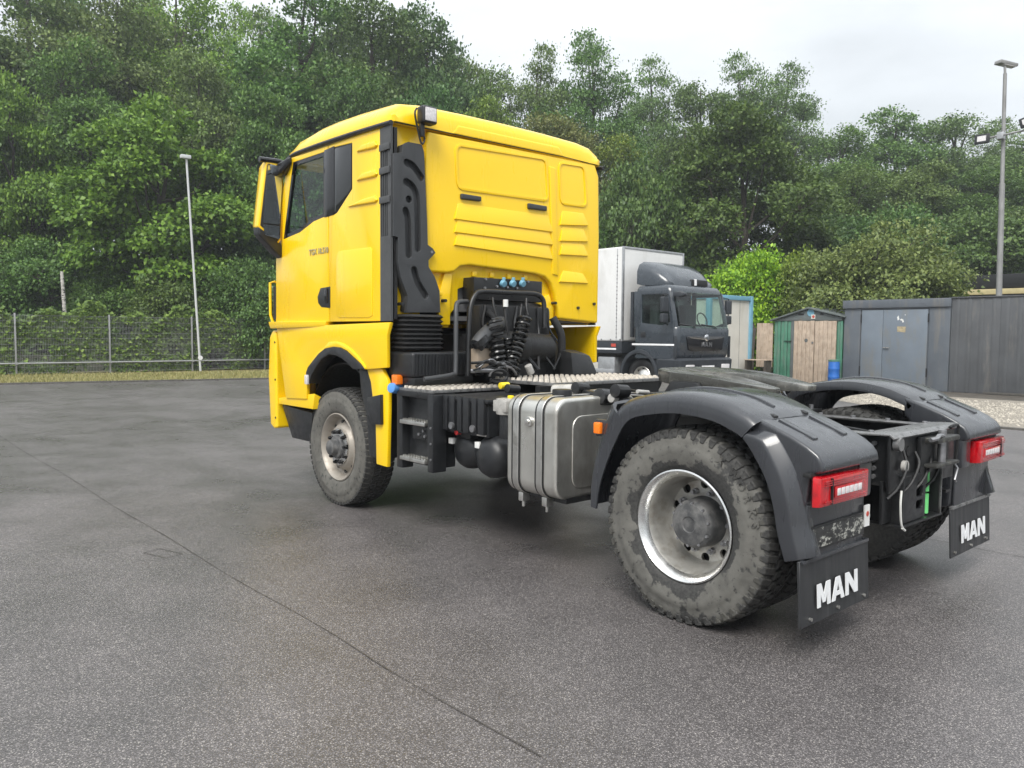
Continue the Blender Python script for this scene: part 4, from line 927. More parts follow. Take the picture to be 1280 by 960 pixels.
# ------------------------------------------------------------------ hoses and pipes behind the cab
def helix(p0, p1, r_, turns, sag=0, n=14):
    p0 = np.array(p0); p1 = np.array(p1); d = p1-p0; L_ = np.linalg.norm(d); d /= L_
    a = np.cross(d, [.3, 1, .2]); a /= np.linalg.norm(a); b = np.cross(d, a); out = []
    for i in range(int(turns*n)+1):
        t_ = i/(turns*n); c = p0+(p1-p0)*t_+np.array([0, 0, -sag*4*t_*(1-t_)])
        out.append(tuple(c+r_*(a*math.cos(2*PI*i/n)+b*math.sin(2*PI*i/n))))
    return out
HX = 2.46
def hp_(px, py, x=HX): return at(px, py, x=x)
MB().box(2.74, 2.90, -.36, .44, 1.84, 2.03).build('connection_panel', 'frame_black', T, .01)
for px_ in (629, 641, 653): 
    q = at(px_, 354, x=2.72); MB().cyl((2.73, q[1], q[2]), (2.70, q[1], q[2]-.01), .034, .028, n=14).cyl((2.72, q[1], q[2]-.03), (2.71, q[1], q[2]+.05), .016, n=10).build('air_coupling', 'pale_blue', T, .004)
for (a, b) in ((607, 349), (606, 360), (621, 358), (634, 359), (646, 360), (660, 352)):
    q = at(a, b, x=2.735); MB().cyl((2.74, q[1], q[2]), (2.725, q[1], q[2]), .011, n=8).build('panel_bolt', 'bolt_steel', T)
hoop = [hp_(585, 470, 2.5), hp_(586, 420, 2.52), hp_(588, 385, 2.54), hp_(594, 369, 2.55), hp_(604, 364.5, 2.55), hp_(640, 366, 2.55), hp_(666, 367, 2.55), hp_(676, 371, 2.55), hp_(680, 381, 2.54), hp_(680.5, 410, 2.52)]
MB().tube(spline(hoop, 4), .022, 10).build('hose_hoop', 'frame_black', T)
rail = [hp_(584, 377, 2.62), hp_(574, 377.5, 2.60), hp_(570.5, 382, 2.58), hp_(570, 400, 2.55), hp_(569.5, 462, 2.5), hp_(566, 468, 2.48), hp_(552, 471, 2.48), hp_(530, 474, 2.5)]
MB().tube(spline(rail, 4), .020, 10).build('hand_rail', 'intake_plastic', T)
MB().box(2.66, 2.86, -.40, .44, 1.20, 1.80).build('dark_bay_box', 'rubber', T, .05)  # near-black box stands in for the darkness inside the engine bay
MB().cyl((2.62, -.30, 1.42), (2.62, .40, 1.46), .13, n=24).cyl((2.60, .02, 1.43), (2.60, .12, 1.435), .142, n=24).build('charge_air_pipe', 'rubber', T, .01)
MB().tube(spline([(2.6, -.36, 1.70), (2.55, -.42, 1.55), (2.55, -.44, 1.35), (2.5, -.5, 1.22)], 5), .035, 10).build('coolant_hose', 'rubber', T)
MB().tube(spline([(2.64, .38, 1.74), (2.58, .30, 1.62), (2.60, .36, 1.45), (2.5, .46, 1.25)], 5), .03, 10).build('coolant_hose', 'rubber', T)
for k in range(7):
    yq = -.34+k*.12; MB().tube(spline([(2.655, yq, 1.79), (2.64, yq+random.uniform(-.05, .05), 1.6), (2.56, yq+random.uniform(-.12, .12), 1.42), (2.46, yq+random.uniform(-.1, .1), 1.24)], 4), random.choice((.008, .011, .015)), 6).build('wiring', random.choice(('rubber', 'frame_black', 'black_plastic')), T)
MB().hexa([(2.35, -.72, 1.18), (2.62, -.72, 1.18), (2.62, -.38, 1.18), (2.35, -.38, 1.18), (2.40, -.66, 1.36), (2.58, -.62, 1.42), (2.58, -.40, 1.42), (2.40, -.40, 1.40)]).build('exhaust_box', 'frame_black', T, .04)
MB().prism([(-.45, 1.20), (-.98, 1.20), (-.93, 1.42), (-.70, 1.62), (-.45, 1.60)], 'x', 3.05, 3.25).build('side_duct', 'frame_black', T, .02)
for (a, b, r_, tn) in (((618, 398), (624, 463), .058, 9), ((656, 396), (636, 462), .055, 11), ((634, 422), (637, 452), .028, 7), ((649, 422), (640, 456), .026, 8), ((632, 457), (648, 470), .03, 5)):
    h0 = hp_(*a, x=2.40); h1 = hp_(*b, x=2.33)
    MB().tube(helix(h0, h1, r_, tn, .02), .0135 if r_ > .04 else .009, 6).build('coil_hose', 'hose_gloss', T)
for (a, b) in (((616, 372), (621, 396)), ((631, 384), (636, 420)), ((652, 380), (650, 420)), ((658, 373), (660, 394))):
    a3 = hp_(*a, x=2.44); b3 = hp_(*b, x=2.40); m3 = tuple((u_+v_)/2+(.01 if i_ == 1 else 0) for i_, (u_, v_) in enumerate(zip(a3, b3)))
    MB().tube(spline([a3, m3, b3], 4), .009, 6).build('air_hose', 'rubber', T)
q = hp_(632, 379, 2.43); MB().cyl((q[0], q[1], q[2]-.03), (q[0], q[1], q[2]+.03), .022, n=10).build('hose_plug', 'sticker', T)
MB().tube(spline([hp_(596, 432, 2.40), hp_(605, 420, 2.42), hp_(618, 408, 2.5), hp_(626, 404, 2.6)], 4), .062, 14).build('elbow_pipe', 'intake_plastic', T)
MB().tube([hp_(598, 424, 2.40), hp_(602, 430, 2.39)], .072, 14).build('pipe_clamp', 'frame_black', T)
q0 = hp_(604, 448, 2.42); MB().box(2.40, 2.5, q0[1]-.07, q0[1]+.07, q0[2]-.10, q0[2]+.08).build('tan_valve', 'tan_plastic', T, .015)
for k in range(12):
    a_ = hp_(588+random.random()*60, 452+random.random()*16, 2.30); b_ = hp_(588+random.random()*70, 462+random.random()*10, 2.34)
    m_ = (2.28, (a_[1]+b_[1])/2, max(a_[2], b_[2])+random.uniform(-.02, .05))
    MB().tube(spline([a_, m_, b_], 4), random.choice((.008, .012, .016)), 6).build('cable', random.choice(('rubber', 'rubber', 'frame_black', 'bolt_steel')), T)
MB().tube(spline([(2.2, .62+.09*math.cos(t_), 1.215+.05*math.sin(t_)) for t_ in np.linspace(0, 5.6, 12)], 2), .014, 6).build('cable_loop', 'rubber', T)
q = hp_(629, 482, 2.0); MB().cyl((q[0], q[1]-.05, q[2]), (q[0], q[1]+.03, q[2]), .026, n=12).build('hose_cap', 'yellow_cap', T, .004)
q = hp_(662, 461, 2.3); MB().cyl((q[0], q[1]-.02, q[2]-.04), (q[0], q[1]+.02, q[2]+.03), .032, n=12).build('filter_bowl', 'clear_grey', T, .006)
# clutter of pipes and valves between the catwalk and the fifth wheel
for k in range(16):
    y_ = random.uniform(-.35, .85); z_ = random.uniform(1.05, 1.13); x0 = random.uniform(.75, 1.1); x1 = random.uniform(1.4, 1.85)
    MB().tube(spline([(x0, y_+random.uniform(-.15, .15), z_), ((x0+x1)/2, y_, z_+random.uniform(-.02, .04)), (x1, y_+random.uniform(-.15, .15), z_)], 5), random.choice((.010, .016, .022)), 8).build('pipe', random.choice(('rubber', 'frame_black', 'bolt_steel')), T)
for (a, b, m_, r_) in ((755, 497, 'black_plastic', .055), (770, 499, 'clear_grey', .03), (803, 491, 'green_tube', .014), (700, 489, 'clear_grey', .035), (725, 486, 'frame_black', .04), (775, 490, 'frame_black', .045), (640, 487, 'frame_black', .035)):
    q = at(a, b, y=.75); MB().cyl((q[0], q[1]-.06, q[2]), (q[0], q[1]+.05, q[2]+.01), r_, n=12).build('valve', m_ if m_ != 'green_tube' else 'clear_grey', T, .004)
MB().box(.62, 1.9, -.38, .38, .80, 1.0).build('transmission', 'frame_black', T, .03)
MB().box(1.5, 2.3, -1.05, -.45, .5, 1.05).build('exhaust_silencer', 'frame_black', T, .05)
MB().box(.85, 1.4, -1.15, -.45, .5, 1.08).build('second_tank', 'tank_alu', T, .06, 3)
MB().cyl((.75, .55, .62), (.75, .95, .62), .11, n=20).build('brake_chamber', 'frame_black', T, .01)

# air lines, harness and clamps along the rear frame
for k in range(10):
    s = 1 if k % 2 else -1; y_ = s*random.uniform(.18, .30); z_ = random.uniform(.84, 1.0)
    MB().tube(spline([(-.58, y_+random.uniform(-.1, .1), z_-.05), (-.2, y_, z_), (.25, y_+random.uniform(-.05, .05), z_+random.uniform(-.03, .03)), (.8, y_, z_)], 5), random.choice((.008, .011, .014)), 6).build('air_line', random.choice(('rubber', 'frame_black', 'hose_gloss')), T)
for k in range(4):
    y_ = .30-.16*k; MB().tube(spline([(-.765, y_, .95-.03*k), (-.80, y_+.03, .86), (-.79, y_+.10, .76), (-.76, y_+.16, .70)], 4), .008, 6).build('cable', 'rubber', T)
for k in range(3): MB().box(-.35+k*.3, -.30+k*.3, .404, .44, .86, .93).build('clamp', 'bolt_steel', T, .004)
MB().box(-.45, -.20, .41, .56, .80, .96).build('brake_valve', 'frame_black', T, .02)
MB().cyl((-.40, .57, .93), (-.22, .57, .93), .045, n=14).build('valve_body', 'bolt_steel', T, .006)
# ================================================================== GREY BOX TRUCK (faces -X)
pm('slate_paint', (.030, .038, .048), .30, var=.08, vs=2, coat=.5, c2=(.08, .085, .09), c2amt=(.6, .9), c2s=4, rvar=.08)
pm('slate_plastic', (.024, .028, .034), .5, var=.1, vs=4)
pm('tarp_white', (.66, .66, .65), .45, var=.05, vs=1.1, c2=(.50, .49, .46), c2amt=(.55, .85), c2s=2.2, streak=(1, 1, .35), bs=1.3, bstr=.35, bd=.05)
pm('white_line', (.75, .75, .75), .5)
pm('galvanised', (.40, .41, .42), .42, .6, var=.15, vs=8)
B = empty('box_truck', None, (9.1, -12.05, 0))
tag(B, 'dark slate delivery truck with roof deflector and white tarpaulin box body', 'truck')
ox, oy = 9.1, -12.05
def bl(mb): mb.v = [(x-ox, y-oy, z) for x, y, z in mb.v]; return mb
YR, YL = -10.90, -13.18
def cab_ring(z, xf, xb, inset_=0, r=.16):
    return [(x, y, z) for x, y in rrect(xf, xb, YL+inset_, YR-inset_, r, 4)]
bl(MB().loft([cab_ring(.98, 9.20, 10.50), cab_ring(1.10, 9.12, 10.50), cab_ring(1.70, 9.10, 10.50), cab_ring(1.755, 9.12, 10.50, .02)])).build('lower_cab', 'slate_paint', B, ang=40)
# upper cab as pillars and panels around the glazing
bl(MB().loft([cab_ring(2.62, 9.34, 10.50, .05), cab_ring(2.70, 9.36, 10.50, .06), cab_ring(2.78, 9.42, 10.46, .10), cab_ring(2.81, 9.6, 10.3, .25)])).build('cab_roof', 'slate_paint', B, ang=50)
bl(MB().box(10.34, 10.50, YL+.03, YR-.03, 1.74, 2.66)).build('rear_cab_wall', 'slate_paint', B, .03)
for ys_, s in ((YR, 1), (YL, -1)):
    wn_ = [(9.32, 1.88), (9.55, 1.80), (10.20, 1.86), (10.20, 2.56), (9.46, 2.56)]
    d_ = bl(MB().prism([(9.20, 1.32), (10.33, 1.32), (10.33, 2.66), (9.40, 2.66), (9.24, 1.95)], 'y', ys_+s*.008, ys_-s*.05, [wn_])).build('door', 'slate_paint', B, .01)
    bl(MB().prism(wn_, 'y', ys_-s*.014, ys_-s*.02)).build('window_glass', 'clear_glass', d_)
    bl(MB().box(10.06, 10.22, *sorted((ys_+s*.02, ys_-s*.01)), 1.50, 1.64)).build('door_handle', 'black_plastic', d_, .02)
    bl(MB().box(9.18, 10.50, *sorted((ys_+s*.012, ys_-s*.01)), 1.30, 1.345)).build('side_stripe', 'white_line', B, .004)
    arch_ = [(10.27+.62*math.cos(R(a_)), .52+.68*math.sin(R(a_))) for a_ in range(0, 181, 12)]
    ain_ = [(10.27+.53*math.cos(R(a_)), .52+.58*math.sin(R(a_))) for a_ in range(0, 181, 12)]
    bl(MB().prism(arch_+ain_[::-1], 'y', ys_+s*.03, ys_-s*.35)).build('wheel_arch', 'slate_plastic', B, .012)
    ap = bl(MB().hexa([(9.15, ys_-s*.10, 1.74), (9.26, ys_-s*.01, 1.74), (9.32, ys_-s*.02, 1.74), (9.22, ys_-s*.14, 1.74), (9.36, ys_-s*.14, 2.64), (9.44, ys_-s*.06, 2.64), (9.50, ys_-s*.07, 2.64), (9.42, ys_-s*.18, 2.64)])).build('windscreen_pillar', 'slate_paint', B, .012)
    mr = empty('mirror', B)
    bl(MB().tube([(9.40, ys_, 2.55), (9.35, ys_+s*.22, 2.52), (9.35, ys_+s*.22, 1.85), (9.40, ys_, 1.82)], .018, 6)).build('mirror_arm', 'black_plastic', mr)
    bl(MB().box(9.30, 9.40, *sorted((ys_+s*.10, ys_+s*.32)), 2.12, 2.48)).build('mirror_head', 'slate_plastic', mr, .03, 3)
    bl(MB().box(9.30, 9.40, *sorted((ys_+s*.10, ys_+s*.32)), 1.86, 2.08)).build('wide_mirror', 'slate_plastic', mr, .03, 3)
    bl(MB().box(9.12, 9.20, *sorted((ys_-s*.02, ys_+s*.012)), 1.0, 1.55)).build('corner_vane', 'slate_plastic', B, .02)
    bl(MB().box(10.52, 10.60, *sorted((ys_-s*.02, ys_-s*.12)), 1.5, 2.65)).build('side_deflector', 'slate_plastic', B, .02)
bl(MB().loft([[(9.105, YR-.13, 1.74), (9.105, YL+.13, 1.74), (9.115, YL+.13, 1.74), (9.115, YR-.13, 1.74)], [(9.345, YR-.17, 2.64), (9.345, YL+.17, 2.64), (9.355, YL+.17, 2.64), (9.355, YR-.17, 2.64)]])).build('windscreen', 'clear_glass', B)
bl(MB().box(9.16, 9.75, YL+.08, YR-.08, 1.70, 1.78)).build('dashboard', 'interior', B, .03)
for y_ in (-11.4, -12.6):
    bl(MB().box(9.95, 10.2, y_-.22, y_+.22, 1.78, 2.35)).build('seat', 'seat_fabric', B, .05)
bl(MB().tube([(9.60+.06*math.sin(t_), -12.6+.2*math.cos(t_), 1.95+.19*math.sin(t_)) for t_ in np.linspace(0, 2*PI, 21)[:-1]], .016, 6, closed=True)).build('steering_wheel', 'black_plastic', B)
gq = [(-11.25, 1.52), (-12.85, 1.52), (-12.76, 1.20), (-12.60, 1.17), (-11.50, 1.17), (-11.34, 1.20)]
gr = bl(MB().prism(gq, 'x', 9.075, 9.13)).build('grille', 'black_gloss', B, .02)
bl(MB().prism([(-11.22, 1.535), (-12.88, 1.535), (-12.70, 1.49), (-12.2, 1.455), (-11.9, 1.455), (-11.4, 1.49)], 'x', 9.062, 9.085)).build('chrome_strip', 'chrome', gr, .006)
bl(MB().lathe([(0, -.018), (.05, -.016), (.085, -.006), (.09, .01)], (9.06, -12.05, 1.50), 'x', 20)).build('emblem', 'chrome', gr)
pl_ = lambda u, v, d: (9.068-.012*d-ox, -12.05-u-oy, 1.335+v)
man_letters(pl_, .13, .11, .03).build('lettering', 'chrome', gr, smooth=False)
bl(MB().loft([cab_ring(.48, 9.12, 9.8, .02), cab_ring(.55, 9.02, 9.8, .0), cab_ring(.95, 9.00, 9.8, -.02), cab_ring(1.0, 9.06, 9.8, .02)])).build('bumper', 'slate_plastic', B, ang=40)
for y_ in (-11.3, -12.8): bl(MB().box(8.985, 9.03, y_-.17, y_+.17, .62, .84)).build('headlamp', 'clear_lens', B, .02)
for y_, e in ((-11.6, .35), (-12.5, .35)):
    bl(MB().tube([(9.085, y_, 1.74), (9.09, y_+e*.3, 1.79), (9.13, y_+e+.25, 1.83)], .014, 6)).build('wiper', 'black_plastic', B)
bl(MB().loft([[(9.25, YR+.02, 2.50), (9.25, YR-.22, 2.52), (9.25, YR-.22, 2.60), (9.25, YR+.02, 2.60)], [(9.08, YR-.02, 2.47), (9.08, YR-.26, 2.50), (9.08, YR-.26, 2.60), (9.08, YR-.02, 2.62)], [(9.0, YR-.06, 2.50), (9.0, YR-.22, 2.52), (9.0, YR-.22, 2.57), (9.0, YR-.06, 2.58)]])).build('kerb_mirror', 'slate_plastic', B, .03, 3)
def drg(x, zt, zb, hw, k=.3):
    c_y = oy; half = [(hw, zb), (hw, zb+(zt-zb)*.55), (hw-.08, zt-.10), (hw-.26, zt-.015), (hw*.4, zt), (0, zt+.005)]
    return [(x, c_y+y, z) for y, z in half]+[(x, c_y-y, z) for y, z in reversed(half[:-1])]
bl(MB().loft([drg(9.52, 2.90, 2.80, .82), drg(9.62, 3.02, 2.80, .92), drg(9.80, 3.19, 2.80, .99), drg(10.05, 3.34, 2.80, 1.02), drg(10.30, 3.42, 2.80, 1.03), drg(10.48, 3.44, 2.85, 1.03)])).build('roof_deflector', 'slate_paint', B, ang=60)
bl(MB().box(9.50, 9.70, -12.05-.62, -12.05+.05, 2.815, 2.97)).build('deflector_opening', 'rubber', B, .02)
bl(MB().box(9.485, 9.52, -12.05-.12, -12.05-.04, 2.82, 2.98)).build('opening_post', 'white_line', B)
# box body
XB0, XB1, YB0, YB1 = 10.88, 17.6, -13.50, -10.93
bd = bl(MB().box(XB0, XB1, YB0, YB1, 1.39, 3.82)).build('tarpaulin_body', 'tarp_white', B, .05, 3)
for k in range(22): bl(MB().cyl((XB0+.18, YB1, 1.50+k*.10), (XB0+.18, YB1+.012, 1.50+k*.10), .018, n=8)).build('eyelet', 'bolt_steel', bd)
for k in range(16): bl(MB().cyl((XB0+.05+.32*k, YB1-.0, 1.435), (XB0+.05+.32*k, YB1+.014, 1.435), .02, n=8)).build('eyelet', 'bolt_steel', bd)
bl(MB().box(XB0+.172, XB0+.188, YB1, YB1+.006, 1.40, 3.78)).build('seam', 'galvanised', bd)
for y_ in (YB0+.03, YB1-.03): bl(MB().box(XB0-.012, XB0+.03, y_-.035, y_+.035, 1.39, 3.83)).build('corner_rail', 'galvanised', B, .012)
bl(MB().box(XB0-.012, XB0+.02, YB0+.06, YB1-.06, 3.77, 3.83)).build('top_rail', 'galvanised', B, .01)
bl(MB().box(8.995, 9.01, -12.31, -11.79, .70, .81)).build('number_plate', 'white_line', B)
bl(MB().box(XB0, XB1, YB0+.02, YB1-.01, 1.08, 1.385)).build('body_frame', 'slate_plastic', B, .01)
bl(MB().box(XB0+.19, XB1, YB1-.011, YB1-.004, 1.17, 1.215)).build('reflective_stripe', 'white_line', B)
bl(MB().box(XB0+.20, XB0+.36, YB1-.012, YB1-.002, 1.25, 1.33)).build('red_marker', 'sticker_red', B)
for s in (-11.6, -12.5): bl(MB().box(9.6, 17.2, s-.04, s+.04, .80, 1.06)).build('chassis_rail', 'frame_black', B)
bl(MB().box(11.15, 11.75, -11.45, -10.98, .55, .98)).build('steel_tank', 'galvanised', B, .04)
bl(MB().box(11.2, 14.4, -11.02, -10.97, .55, .66)).build('side_guard', 'galvanised', B, .01)
def small_wheel():
    wh = empty('wheel', B)
    MB().lathe([(.27, -.05), (.30, -.02), (.38, 0), (.44, -.01), (.48, -.04), (.49, -.07), (.49, -.2), (.48, -.24), (.27, -.24)], (0, 0, 0), 'y', 40).build('tyre', 'rubber', wh, ang=50)
    MB().lathe([(.275, -.05), (.28, -.03), (.27, -.02), (.255, -.05), (.24, -.10), (.20, -.07), (.15, -.03), (.10, -.02), (.06, .01), (0, .015)], (0, 0, 0), 'y', 32).build('rim', 'alu', wh, ang=30)
    for k in range(8): a_ = 2*PI*k/8; MB().cyl((.215*math.cos(a_), -.10, .215*math.sin(a_)), (.22*math.cos(a_), -.07, .22*math.sin(a_)), .022, n=8).build('vent_hole', 'frame_black', wh)
    return wh
w0 = small_wheel()
spots = [(10.27, -11.0, 0), (10.27, -13.08, PI), (15.4, -11.0, 0), (15.4, -13.4, PI)]
for i, (x, y, rz) in enumerate(spots):
    o = w0 if i == 0 else copy_tree(w0, B)
    o.location = (x-ox, y-oy, .49); o.rotation_euler = (0, 0, rz)

# ================================================================== CABIN, SHEDS, BARREL
pm('cabin_white', (.58, .56, .51), .5, var=.06, vs=2, c2=(.40, .37, .30), c2amt=(.55, .85), c2s=2, streak=(1, 1, .3))
pm('cabin_blue', (.16, .34, .45), .5, var=.1, vs=4)
cb = empty('site_cabin', None, (12.5, -18.3, 0)); tag(cb, 'cream site cabin with pale blue frame standing behind the slate truck', 'cabin')
def lc(mb, o): mb.v = [(x-o.location[0], y-o.location[1], z-o.location[2]) for x, y, z in mb.v]; return mb
y0, y1 = -19.68, -17.1
lc(MB().box(12.55, 18.4, y0+.06, y1-.06, .22, 2.86), cb).build('body', 'cabin_white', cb)
for y_ in (y0, y1-.16): lc(MB().box(12.48, 12.64, y_, y_+.16, .1, 2.92), cb).build('corner_post', 'cabin_blue', cb, .02)
for z_ in (.1, 2.76): lc(MB().box(12.485, 12.63, y0+.16, y1-.16, z_, z_+.15), cb).build('end_beam', 'cabin_blue', cb, .015)
lc(MB().box(12.64, 18.4, y1-.15, y1-.01, 2.76, 2.91), cb).build('roof_beam', 'cabin_blue', cb, .015)
for y_ in (-18.95, -17.8): lc(MB().box(12.54, 12.552, y_-.004, y_+.004, .25, 2.75), cb).build('panel_joint', 'bolt_steel', cb)
for x_ in (12.7, 18.1): lc(MB().box(x_-.15, x_+.15, -18.6, -18.0, 0, .22), cb).build('foot_block', 'kerb_stone', cb)

pm('green_sheet', (.06, .19, .125), .5, var=.2, vs=3, c2=(.13, .20, .16), c2amt=(.45, .7), c2s=4, streak=(2, 2, .4))
pm('grey_sheet', (.10, .115, .115), .55, var=.15, vs=4, c2=(.16, .13, .10), c2amt=(.6, .8), c2s=6)
pm('ply_wood', (.42, .335, .26), .75, var=.18, vs=5, c2=(.24, .17, .115), c2amt=(.50, .72), c2s=9, streak=(3, 3, .5), bs=30, bstr=.2, bd=.006)
pm('dark_wood', (.06, .05, .04), .8, var=.3, vs=6)
SY = -19.7
gs = empty('garden_shed', None, (10.47, SY, 0)); tag(gs, 'green metal garden shed with weathered wooden double doors', 'shed')
xl, xr = 11.69, 9.30
lc(MB().prism([(xl-.02, .02), (xr+.02, .02), (xr+.02, 2.10), (10.45, 2.44), (xl-.02, 2.10)], 'y', SY-.06, SY-2.2), gs).build('shell', 'green_sheet', gs)
def strips(xa, xb, n, z1):
    for k in range(n):
        a = xa+(xb-xa)*k/n; c = xa+(xb-xa)*(k+1)/n; lo, hi = min(a, c), max(a, c)
        lc(MB().box(lo+.008, hi-.008, SY-.07, SY-(.0 if k % 2 else .02), .02, z1), gs).build('wall_strip', 'green_sheet' if k != n-1 or n < 4 else 'grey_sheet', gs, .006)
strips(xl, 10.95, 6, 2.06); strips(9.49, xr, 2, 2.06)
lc(MB().prism([(xl-.02, 2.07), (xr+.02, 2.07), (xr+.02, 2.16), (10.45, 2.45), (xl-.02, 2.16)], 'y', SY+.015, SY-.05), gs).build('gable', 'grey_sheet', gs, .01)
rfm = lc(MB().prism([(xl+.12, 2.11), (10.45, 2.51), (xr-.10, 2.20), (xr-.10, 2.16), (10.45, 2.46), (xl+.12, 2.06)], 'y', SY+.10, SY-2.3), gs).build('roof', 'grey_sheet', gs, .006)
for x_, w_ in ((10.72, .10), (10.0, .06)): lc(MB().box(x_-w_, x_+w_, SY+.014, SY+.018, 2.25, 2.31), gs).build('gable_vent', 'rubber', gs)
lc(MB().cyl((10.38, SY+.015, 2.33), (10.38, SY+.022, 2.33), .12, n=20), gs).build('round_sticker', 'cabin_blue', gs)
lc(MB().box(10.22, 10.36, SY+.016, SY+.026, 2.13, 2.27), gs).build('paper_notice', 'cabin_white', gs)
lc(MB().cyl((10.28, SY+.027, 2.20), (10.28, SY+.03, 2.20), .045, n=12), gs).build('red_dot', 'sticker_red', gs)
for k, (a, c) in enumerate(((10.94, 10.235), (10.215, 9.50))):
    dr = empty('wooden_door', gs)
    n = 5
    for j in range(n):
        lo = c+(a-c)*j/n; hi = c+(a-c)*(j+1)/n
        lc(MB().box(lo+.004, hi-.004, SY-.02, SY+.035+random.uniform(-.004, .006), .04, 2.06+random.uniform(-.01, .01)), gs).build('plank', 'ply_wood', dr, .005)
    if k == 0: lc(MB().cyl((10.50, SY+.04, 1.43), (10.50, SY+.046, 1.43), .06, n=14), gs).build('knot_plate', 'grey_sheet', dr)
    if k == 0: lc(MB().box(10.25, 10.30, SY+.04, SY+.06, 1.33, 1.39), gs).build('latch', 'bolt_steel', dr)
lc(MB().box(11.05, 11.30, SY+.0, SY+.03, 1.385, 1.41), gs).build('latch_bar', 'rubber', gs)

pm('shed_grey', (.098, .112, .130), .55, var=.10, vs=2, c2=(.16, .15, .135), c2amt=(.5, .75), c2s=3, streak=(1.5, 1.5, .25))
pm('door_grey', (.15, .178, .212), .5, var=.10, vs=1.6, c2=(.17, .17, .16), c2amt=(.48, .7), c2s=2.2, streak=(1.2, 1.2, .35))
pm('fence_grey', (.080, .084, .090), .6, var=.16, vs=1.4, c2=(.17, .16, .145), c2amt=(.54, .8), c2s=2.4, streak=(1.5, 1.5, .3))
cn = empty('storage_shed', None, (7.7, SY, 0)); tag(cn, 'flat-roofed slate grey steel store with double doors and peeling sticker', 'shed')
lc(MB().box(6.16, 9.26, SY-2.4, SY-.03, 0, 2.45), cn).build('body', 'shed_grey', cn)
lc(MB().box(6.14, 9.30, SY-2.45, SY+.06, 2.44, 2.69), cn).build('roof_edge', 'shed_grey', cn, .012)
lc(MB().box(8.74, 9.26, SY-.03, SY, 0, 2.44), cn).build('front_panel', 'shed_grey', cn, .006)
lc(MB().box(6.16, 6.72, SY-.03, SY, 0, 2.44), cn).build('front_panel', 'shed_grey', cn, .006)
lc(MB().box(6.72, 8.74, SY-.03, SY, 2.40, 2.44), cn).build('lintel', 'shed_grey', cn)
d1 = lc(MB().box(8.05, 8.70, SY-.02, SY+.015, .05, 2.38), cn).build('door', 'door_grey', cn, .008)
d2 = lc(MB().box(6.76, 8.04, SY-.02, SY+.018, .05, 2.38), cn).build('door', 'door_grey', cn, .008)
lc(MB().tube([(8.0, SY+.02, 1.24), (8.0, SY+.06, 1.24), (7.83, SY+.06, 1.235)], .016, 8), cn).build('handle', 'alu', d2)
for z_ in (2.0, .4): 
    lc(MB().cyl((6.745, SY+.02, z_), (6.745, SY+.02, z_+.25), .018, n=8), cn).build('hinge', 'rubber', d2); lc(MB().cyl((8.715, SY+.02, z_), (8.715, SY+.02, z_+.25), .018, n=8), cn).build('hinge', 'rubber', d1)
for (x_, z_, w_, h_) in ((7.60, 2.13, .035, .075), (7.50, 2.08, .05, .03), (7.46, 2.04, .03, .05), (7.40, 2.22, .018, .015)):
    lc(MB().prism([(x_-w_, z_-h_*.6), (x_+w_*.4, z_-h_), (x_+w_, z_+h_*.3), (x_-w_*.2, z_+h_)], 'y', SY+.018, SY+.021), cn).build('sticker_remnant', 'sticker', d2)
pm('old_paper', (.36, .30, .19), .7, var=.3, vs=18)
lc(MB().prism([(7.62, 1.72), (7.38, 1.70), (7.37, 1.87), (7.62, 1.88)], 'y', SY+.018, SY+.021), cn).build('old_label', 'old_paper', d2)

fc = empty('sheet_fence', None, (0, SY, 0)); tag(fc, 'dark grey steel sheet fence running on beside the slate store', 'fence')
for k in range(12):
    a = 6.13-k*1.25; lc(MB().box(a-1.245, a, SY-.06, SY-(.0 if k % 2 else .012), 0, 2.68), fc).build('sheet', 'fence_grey', fc, .004)
    for j in range(4):
        xx_ = a-.16-j*.31; lc(MB().prism([(xx_-.05, .02), (xx_+.05, .02), (xx_+.05, 2.66), (xx_-.05, 2.66)], 'y', SY-.012, SY+(.008 if k % 2 else .0)), fc).build('sheet_rib', 'fence_grey', fc, .007)
lc(MB().box(-8.9, 6.13, SY-.08, SY+.03, 2.68, 2.71), fc).build('top_rail', 'fence_grey', fc, .005)
lc(MB().box(-8.9, 5.2, SY+.02, SY+.14, 0, .06), fc).build('base_kerb', 'kerb_stone', fc, .01)

pm('drum_blue', (.02, .12, .42), .4, var=.1, vs=6)
br = MB().lathe([(0, 0), (.16, 0), (.17, .02), (.17, .26), (.178, .28), (.178, .30), (.17, .32), (.17, .52), (.178, .54), (.178, .56), (.17, .58), (.17, .76), (.155, .80), (0, .80)], (0, 0, 0), 'z', 28).build('drum', 'drum_blue', None, ang=30)
br.location = (9.40, -19.40, -.006); tag(br, 'blue plastic drum standing before the green shed door', 'drum')
MB().lathe([(.172, .78), (.176, .80), (.176, .83), (.15, .84), (0, .84)], (0, 0, 0), 'z', 24).build('lid', 'green_sheet', br)
pw = lc(MB().box(11.75, 12.35, -19.76, -19.72, .5, 2.0), empty('tmp', None, (12.05, -19.74, .0)))
bpy.data.objects.remove(bpy.data.objects['tmp'])
pb = pw.build('plywood_board', 'ply_wood', None, .004); pb.location = (12.05, -19.74, 0)
tag(pb, 'upright rough plywood board beside the green shed', 'board')
MB().box(-.05, .05, -.35, -.02, 0, .5).build('support', 'dark_wood', pb)
